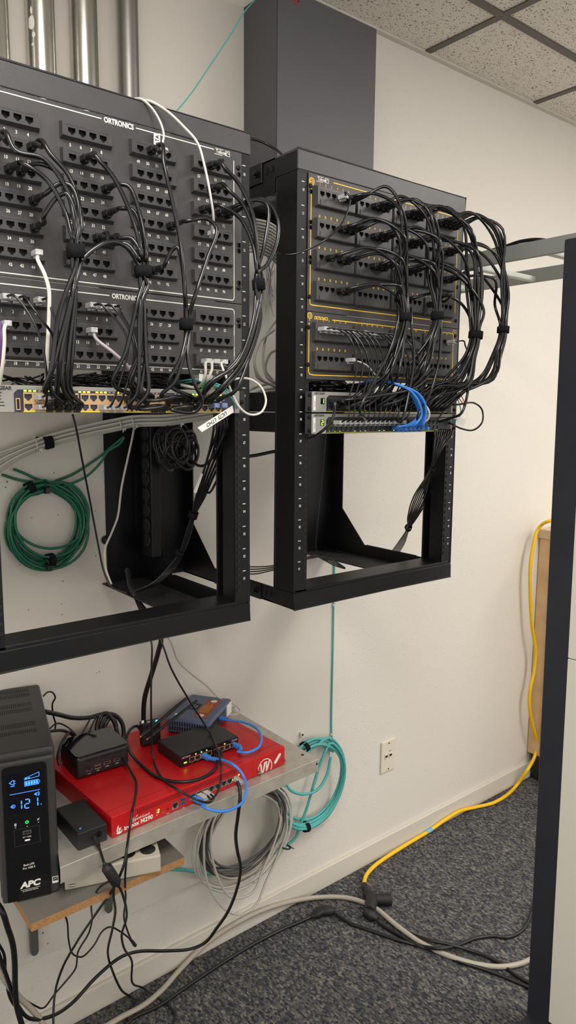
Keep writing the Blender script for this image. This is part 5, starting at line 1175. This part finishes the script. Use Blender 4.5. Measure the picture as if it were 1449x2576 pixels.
# cables in the gap between the racks
GG='grey cables glimpsed between the two racks'
for k in range(11):
    z=k*9
    cable('network_cable','grey cable glimpsed between the two racks','network cable',[A(600,548+z,.30),A(640,552+z*.9,.27),A(680,562+z*.95,.26),A(705,585+z,.28),A(720,620+z,.32)],.0030,'greyc',GG)
for k,pts in enumerate([[(690,830),(655,860),(640,910),(655,950),(695,975)],[(700,800),(672,840),(662,900),(672,950),(700,965)],[(620,1005),(650,985),(700,975)],[(615,1020),(655,992),(700,982)],[(610,990),(650,972),(700,962)],[(700,880),(680,890),(668,930),(690,960)],[(600,1030),(650,1003),(700,990)],[(640,920),(648,950),(690,968),(710,970)]]):
    cable('network_cable','grey cable looping low between the two racks','network cable',[A(px,py,.22+.012*k) for px,py in pts],.0030,'greyc','grey loops low between the two racks')
b=B(); rr=random.Random(14)
for k in range(26):
    x=rr.uniform(668,692); y0=rr.uniform(640,720); b.tube([A(x,y0,.3),A(x+rr.uniform(-12,8),y0+40,.29),A(x+rr.uniform(-14,10),y0+rr.uniform(70,110),.3)],.0007,5)
tag(b.build('wire_pairs',M['whitec']),'untwisted thin wire pairs hanging between the racks','wires',kind='stuff')
for m,lab,pts in (('bluec','dark blue thin wire among the loose pairs between the racks',[(672,640),(680,690),(676,740)]),('orangec','orange thin wire among the loose pairs between the racks',[(690,655),(682,685),(678,720)])):
    cable('wire',lab,'wire',[A(px,py,.285) for px,py in pts],.0010,m)
cable('power_lead','black lead arching from the left rack top over to the chase corner','lead',[A(610,346,.22),A(640,351,.21),A(670,362,.20),A(695,377,.18),A(712,392,.15),A(722,402,.12)],.0030,'cord')
cable('power_lead','black lead crossing level between the racks below the switches','lead',[A(600,1150,.25),A(640,1146,.25),A(690,1136,.25),A(720,1134,.25)],.0042,'cord')
for k in range(4): cable('power_lead','thin black lead crossing low between the racks','lead',[A(600,1424+k*6,.25),A(640,1426+k*6,.25),A(680,1424+k*4,.25),A(730,1415+k*3,.25),A(790,1403-k*2,.27),A(810,1400+k*2,.27),A(840,1410+k*4,.26),A(868,1428+k,.25)],.0016,'cord','thin black leads crossing low between the racks')
cable('power_lead','thin black lead hanging down inside the left of the middle rack','lead',[A(820,1088,.20),A(815,1150,.22),A(805,1250,.24),A(798,1330,.25),A(796,1380,.26),A(805,1402,.26),A(822,1398,.26)],.0014,'cord')
b=B(); p=V((.1,.36,2.012)); b.tube([A(620,470,.30),A(650,484,.30),A(690,487,.30),A(730,478,.30)],.006,8); tag(b.build('power_lead',M['cord']),'thick black lead sagging under the middle rack top arm','lead')
GP=[V((-.245,.30,1.19)),V((-.235,.30,1.14))]
UPB=[V((-.56,.44,.80)),V((-.60,.38,.70)),V((-.603,.30,.62))]
def down(pts,dx=.1):
    p=V(pts[-1]); return pts+[V((p.x+.005,p.y-.015,max(.10,p.z*.5))),V((p.x+.01,p.y-.03,.03)),V((p.x+.03,p.y-.06,.006)),V((p.x+dx,p.y-.12,.006))]
# leads around the shelf equipment
cable('power_lead','thick black lead dropping from the left rack to the wireless unit','lead',GP+[A(404,1600,.26),A(398,1640,.27),A(380,1700,.29),A(364,1755,.31),A(361,1812,.332),A(361,1830,.338)],.0058,'cord')
o=cable('patch_cable','black cord from the left rack looping over the red appliance to its third port','patch cable',GP+[A(380,1610,.22),A(381,1680,.22),A(380,1760,.22),A(381,1830,.23),at(385,1905,z=.772),at(402,1950,z=.7545),at(445,1985,z=.756),A(500,2014,.068),A(528,2018,.040),A(538,2008,.040),A(530,1998,.055)],.0023,'cord'); plug(o,FWF.M@(FWF(515,1992)+V((0,-.001,0))),'clear',d=(-.06+.3,-1,-.15),boot='cord')
o=cable('patch_cable','black cord from the left rack slanting over the desktop switch to the red appliance','patch cable',GP+[A(404,1610,.24),A(430,1680,.23),A(480,1768,.24),at(525,1838,z=.786),at(548,1890,z=.784),at(557,1935,z=.772),A(553,1975,.082),A(541,2003,.055),A(530,2010,.045),A(522,2002,.055)],.0023,'cord'); plug(o,FWF.M@(FWF(500,1999)+V((0,-.001,0))),'clear',d=(.3,-1,-.15),boot='cord')
o=cable('network_cable','thin grey cable curving from the left rack into the slate-blue modem','network cable',GP+[A(424,1605,.26),A(448,1662,.30),A(485,1698,.33),A(520,1725,.35),A(552,1756,.37),A(590,1772,.375),(A(604,1786,.37)),A(596,1796,.36),A(570,1797,.345),A(552,1795,.342)],.0022,'greyc')
o=cable('patch_cable','bright blue cord looping from the modem to the desktop switch','patch cable',[at(552,1809,z=.774),at(575,1812,z=.776),at(612,1817,z=.777),at(641,1829,z=.776),at(657,1851,z=.774),at(650,1880,z=.770),at(622,1893,z=.766),at(597,1891,z=.764)],.0030,'bluec'); plug(o,V((-.0265-.0128,.1835,SZ2+.0118)),'boot',boot='bluec',d=(.2,-1,-.05),nxt=at(597,1891,z=.764)); plug(o,at(543,1806,z=.775),'boot',boot='bluec',d=(.9,-.5,-.1),nxt=at(575,1812,z=.776))
o=cable('patch_cable','bright blue cord arching from the desktop switch down to the red appliance','patch cable',[at(535,1907,z=.763),at(560,1912,z=.764),at(590,1926,z=.764),A(611,1950,.082),A(620,1985,.05),A(612,2015,.035),A(585,2035,.03),A(550,2041,.035),(A(522,2034,.045)),A(508,2028,.060)],.0031,'bluec'); plug(o,V((-.186+.0305+.0306,.183,SZ2+.0118)),'boot',boot='bluec',d=(.35,-1,-.15),nxt=at(552,1910,z=.764)); plug(o,FWF.M@(FWF(486,2006)+V((0,-.001,0))),'boot',boot='bluec',d=(.55,-1,-.3),nxt=A(520,2033,.046))
o=cable('power_lead','black power lead curling across the red appliance to the desktop switch','lead',[at(541,1899,z=.763),at(546,1916,z=.757),at(535,1940,z=.7545),at(500,1960,z=.7545),at(455,1967,z=.7545),at(400,1957,z=.7545),at(354,1923,z=.756),at(328,1893,z=.775),at(318,1862,z=.802),at(327,1836,z=.808),at(343,1826,z=.800),at(352,1834,z=.775)],.0034,'cord'); plug(o,V((-.186+.0305+.0646,.183,SZ2+.0118)),'boot',d=(.1,-1,-.1),nxt=at(546,1914,z=.757))
o=cable('power_lead','black lead plugged into the mini computer and trailing to the floor','lead',down([A(320,1924,.235),A(330,1942,.21),A(342,1965,.18),A(341,2000,.14),A(333,2040,.092),A(326,2085,.072),A(319,2135,.034),A(312,2175,.026),A(292,2222,.035),A(240,2300,.14),A(190,2375,.26),A(155,2440,.30),A(138,2500,.30),A(135,2600,.26)],.1),.0026,'cord')
b=B(); p0=A(308,1906,.268); p1=A(320,1924,.235); b.cyl(p0,p1,.0042,12,r1=.0030); b.build('lead_plug',M['boot'],o)
o=cable('power_lead','black lead with a ferrite barrel from the power brick to the floor','lead',[A(240,2111,.092),A(248,2128,.072),A(256,2152,.052),A(263,2174,.030),A(280,2205,.022),A(298,2228,.024),A(312,2262,.06),A(318,2310,.16),A(306,2352,.22),A(312,2385,.26),A(332,2420,.33),A(332,2470,.36),FL(365,2488,.02),FL(400,2512,.005),FL(438,2548,.004),FL(432,2590,.004)],.0026,'cord')
b=B(); d0=A(263,2174,.029); d1=A(298,2228,.024); b.tube([d0,d0.lerp(d1,.10),d0.lerp(d1,.12),d0.lerp(d1,.17),d0.lerp(d1,.83),d0.lerp(d1,.88),d0.lerp(d1,.90),d1],.0105,18,steps=0,rr=[.0042,.0050,.0090,.0102,.0102,.0090,.0050,.0042]); b.build('ferrite_barrel',M['boot'],o)
b=B(); b.tube([A(238,2106,.0945),A(248,2128,.072)],.0048,10,steps=3,rr=[.0052,.0042,.0048,.0038,.0045,.0035]); b.build('strain_relief',M['boot'],o)
for lab,r,pts in (('thick black lead running behind the mini computer','5',[(112,1790,.36),(145,1797,.38),(185,1806,.40),(225,1805,.41),(262,1796,.415),(292,1801,.415),(308,1822,.41),(311,1850,.40),(309,1870,.39)]),
    ('thin black lead kinked beside the tower power supply','2',[(108,1752,.36),(120,1741,.36),(132,1742,.36),(139,1754,.36),(132,1770,.37),(134,1800,.38),(140,1822,.39),(138,1836,.39)]),
    ('thin black lead curling onto the mini computer lid','2',[(125,1833,.37),(142,1820,.38),(165,1826,.39),(185,1842,.385),(204,1866,.345),(212,1862,.35),(236,1815,.38),(240,1806,.385),(232,1804,.39),(215,1830,.39),(205,1848,.385)]),
    ('black lead bending down behind the power brick','4',[(122,1840,.36),(160,1838,.375),(185,1850,.38),(176,1842,.37),(160,1860,.34),(148,1890,.30),(146,1910,.28),(150,1925,.27)])):
    cable('power_lead',lab,'lead',[A(*p) for p in pts],{'5':.0052,'2':.0019,'4':.0034}[r],'cord')
for k in range(3):
    q=(.006*k,.0); cable('power_lead','black loop of the spare lead bunched behind the mini computer','lead',[A(248+k*9,1855,.39+.006*k),A(243+k*10,1826+k*2,.405),A(253+k*10,1800+k*5,.41),A(270+k*7,1795+k*6,.412),A(286+k*3,1815+k*5,.405),A(298-k*3,1860,.395-.008*k)],.0050,'cord','spare lead loops behind the mini computer')
o=cable('power_lead','black lead leaving the last port of the red appliance and sweeping down to the floor','lead',[A(597,1966,.088),A(603,1983,.075),A(604,2005,.065),A(599,2050,.07),A(593,2100,.10),A(597,2140,.13),(A(605,2180,.16)),A(599,2225,.20),A(575,2290,.26),A(545,2335,.31),A(515,2372,.34),A(480,2387,.36),A(420,2392,.36),A(345,2394,.35),A(300,2410,.34),A(240,2460,.33),A(185,2520,.32),A(130,2556,.28),A(75,2562,.26),A(40,2520,.25),A(15,2450,.25),A(-10,2380,.25)]+UPB[::-1],.0040,'cord'); plug(o,FWF.M@(FWF(592,1957)+V((0,-.001,0))),'clear',d=(.2,-1,-.25),boot='cord')
cable('power_lead','thick black lead hanging from the tower power supply to the floor','lead',down(UPB+[A(3,2288,.20),A(18,2330,.20),A(32,2375,.21),A(37,2420,.22),A(38,2480,.24),A(42,2530,.25),A(60,2600,.25)],.1),.0058,'cord')
o=cable('power_lead','thin black lead with a loose barrel tip dangling below the particle-board shelf','lead',[A(146,2244,.13),A(150,2275,.10),A(168,2315,.12),A(172,2360,.16),A(180,2395,.20),A(192,2405,.22),A(212,2404,.24),A(235,2380,.24),A(258,2342,.24),A(276,2332,.24),A(305,2345,.24),A(330,2364,.24)],.0019,'cord')
b=B(); b.tube([A(326,2361,.24),A(334,2370,.24),A(341,2379,.24)],.0034,10,steps=0,rr=[.0024,.0036,.0036]); b.build('barrel_tip',M['boot'],o)
cable('power_lead','thin black lead wandering from the ferrite barrel to the wall base','lead',[A(285,2212,.030),A(258,2226,.04),A(232,2265,.10),A(231,2318,.22),A(222,2350,.26),A(196,2395,.31),A(188,2440,.34),A(160,2475,.34),A(138,2500,.34),A(112,2534,.32),A(85,2528,.30),A(45,2498,.28),A(10,2440,.26),A(-10,2380,.25)]+UPB[::-1],.0020,'cord')
cable('power_lead','black lead descending from the ferrite barrel and curling on the carpet','lead',[A(287,2222,.030),A(285,2252,.05),A(290,2290,.12),A(282,2340,.22),A(271,2395,.30),A(282,2440,.36),A(305,2490,.39),FL(330,2508,.006),FL(338,2515,.004),FL(325,2540,.004),FL(312,2585,.004)],.0028,'cord')
cable('power_lead','black lead running straight down from the strip beneath the steel shelf','lead',[A(320,2148,.036),A(315,2200,.034),A(316,2260,.10),A(312,2310,.20),A(322,2345,.25),A(336,2378,.29)],.0021,'cord')
cable('power_lead','black lead crossing low at the left end of the baseboard','lead',down(UPB+[A(-8,2365,.25),A(10,2400,.25),A(14,2450,.26),A(25,2510,.27),A(50,2550,.27),A(60,2590,.27)],.1),.0030,'cord')
b=B(); b.tube([A(315,2165,.06),A(300,2205,.06)],.006,10,steps=0); 
for k,(px,py,py2) in enumerate([(335,2140,2172),(300,2160,2185)]):
    p=A(px,py,.075); b=B(); b.box(p.x-.014,p.x+.014,.055,.085,WZ+.0375,WZ+.042) if k==0 else None
    if k==0: pass
def FLc(px,py,z=.006,r=.008):
    p=FL(px,py,z); lim=WY-.0125-r
    return p if p.y<lim else A(px,py,lim)
# cords on the floor
o=cable('extension_lead','thick beige cord snaking across the carpet and along the wall base','extension lead',[FLc(120,2690,.008),FLc(240,2600,.008),FLc(300,2562,.008),FLc(360,2530,.008),FLc(408,2490,.008),FLc(452,2440,.008),FLc(520,2372,.008),FLc(590,2325,.008),FLc(660,2290,.008),FLc(740,2266,.012),FLc(810,2257,.008),FLc(875,2259,.008),FLc(940,2282,.014),FLc(1000,2330,.012),FLc(1060,2372,.008),FLc(1130,2405,.008),FLc(1200,2426,.008),FLc(1260,2432,.008),FLc(1310,2424,.008),FLc(1345,2408,.008)],.0072,'beigec')
cable('extension_lead','pale grey cord coming down at the lower left corner','extension lead',down(UPB+[A(-10,2420,.26),A(12,2465,.26),A(45,2505,.27),A(85,2545,.27),A(115,2590,.27)],.1),.0062,'beigec')
GFc='black cords lying on the carpet'
o=cable('extension_lead','black cord crossing the carpet to a plug near the wall base','extension lead',[FL(310,2585),FL(340,2558),FL(400,2530),FL(470,2482),FL(560,2422),FL(640,2374),FL(710,2338),FL(770,2312,.010),FL(795,2300,.012)],.0048,'cord')
def plugbody(o,p0,p1,w,h,name,m='boot'):
    d=(p1-p0).normalized(); s=d.cross(Z).normalized(); n=s.cross(d); L_=(p1-p0).length; b=B()
    prof=[(0,.45),(.18,.5),(.3,.95),(.8,1.),(1,.92)]
    vs=[]; 
    for t_,k in prof:
        for a in range(12):
            an=6.28318*a/12; ca,sa=math.cos(an),math.sin(an)
            e=lambda q:(1 if q>=0 else -1)*abs(q)**.6
            vs.append(p0+d*(t_*L_)+s*(w*k*e(ca))+n*(h*k*e(sa)))
    fs=[(i*12+k,i*12+(k+1)%12,(i+1)*12+(k+1)%12,(i+1)*12+k) for i in range(4) for k in range(12)]
    b.add(vs,fs,0,True); b.add(vs[:12],[list(range(12))],0); b.add(vs[-12:],[list(range(12))],0)
    return b.build(name,M[m],o)
plugbody(o,FL(783,2306,.012),FL(815,2288,.014),.015,.011,'plug_body')
o=cable('extension_lead','black cord leaving the wall-base connector and sweeping right under the beige cord','extension lead',[FL(838,2293,.012),FL(852,2304,.008),FL(880,2322),FL(930,2340),FL(1000,2364),FL(1060,2380),FL(1105,2386,.022),FL(1150,2378,.010),FL(1195,2361),FL(1240,2355),FL(1275,2358),FL(1305,2347),FL(1325,2325),FL(1335,2300),FL(1342,2275)],.0050,'cord')
plugbody(o,FL(845,2290,.012),FL(812,2290,.014),.017,.012,'socket_body')
for k,(lab,pts) in enumerate((('black cord from the triple tap passing over the beige cord towards the cabinet',[(935,2300,.012),(955,2322,.008),(1000,2350,.006),(1050,2378,.006),(1100,2394,.006),(1160,2385+35,.006),(1230,2412+30,.006),(1300,2470,.006),(1345,2490,.006)]),('black cord from the triple tap bowing above the other cords towards the cabinet',[(968,2300,.010),(985,2318,.008),(1020,2342,.008),(1080,2365,.018),(1130,2376,.018),(1180,2390,.008),(1230,2408,.008),(1265,2428,.006),(1300,2455,.006),(1345,2480,.006)]))):
    cable('extension_lead',lab,'extension lead',[FL(*p) for p in pts],.0048,'cord')
o=thing('triple_tap','black triple-outlet tap lying on the carpet at the end of the yellow cord','power tap',FL(945,2265,0))
b=B(); p0,p1,p2=FL(918,2236,.020),FL(935,2262,.020),FL(930,2292,.020)
b.tube([p0,p0.lerp(p1,.4),p1,p1.lerp(p2,.6),p2],.017,14,steps=4,rr=[.0085,.011,.016,.019,.020,.020,.019,.018,.0165]); b.build('tap_body',M['boot'],o)
b=B(); q=FL(984,2262,.020); b.tube([p1,p1.lerp(q,.35),q],.017,14,steps=3,rr=[.016,.0165,.017,.018,.019]); b.build('side_outlet',M['boot'],o)
qd=(q-p1).normalized(); b=B(); 
for s in (-.006,.006): 
    c=q+qd*.0006+V((0,0,s)); b.box(c.x-.0012,c.x+.0012,c.y-.004,c.y+.004,c.z-.0012,c.z+.0012)
b.build('outlet_slots',M['hole'],o)
b=B(); b.tube([FL(917,2225,.018),FL(918,2238,.020)],.010,12,steps=3,rr=[.0085,.010,.009,.011]); b.build('strain_relief',M['boot'],o)
plugbody(o,FL(950,2312,.012),FL(918,2292,.018),.015,.013,'inserted_plug')
o=cable('extension_lead','bright yellow extension cord hanging past the oak cabinet and running along the carpet','extension lead',[A(1400,1306,.36),A(1378,1312,.38),A(1362,1321,.425),A(1350,1338,.425),A(1341,1375,.425),A(1334,1425,.425),A(1334,1500,.425),A(1338,1570,.425),A(1347,1640,.425),A(1343,1690,.425),A(1333,1740,.425),A(1332,1780,.425),A(1341,1830,.425),A(1351,1868,.425),A(1346,1900,.425),A(1328,1935,.41),FLc(1300,1975,.012),FLc(1275,2000,.009),FLc(1240,2020,.009),FLc(1195,2031,.009),FLc(1155,2041,.009),FLc(1120,2062,.009),FLc(1080,2090,.009),FLc(1030,2120,.009),FLc(985,2148,.009),FLc(945,2176,.009),FLc(924,2198,.010),FLc(917,2215,.014),FLc(917,2232,.018)],.0068,'yellowc')
b=B(); b.tube([FLc(1073,2094,.009),FLc(1080,2090,.009),FLc(1086,2086,.009)],.0076,12,steps=3); b.build('tape_band',mat('pale_blue_tape',(120,176,206),.5),o)

cable('power_lead','black lead lying along the top of the overhead cable ladder','lead',[V((.655,.30,1.93)),V((.65,.16,1.935)),V((.645,.06,1.942)),V((.642,-.02,1.9475)),V((.64,-.06,1.951)),V((.642,-.11,1.9475)),V((.66,-.17,1.93)),V((.70,-.3,1.928))],.0045,'cord')
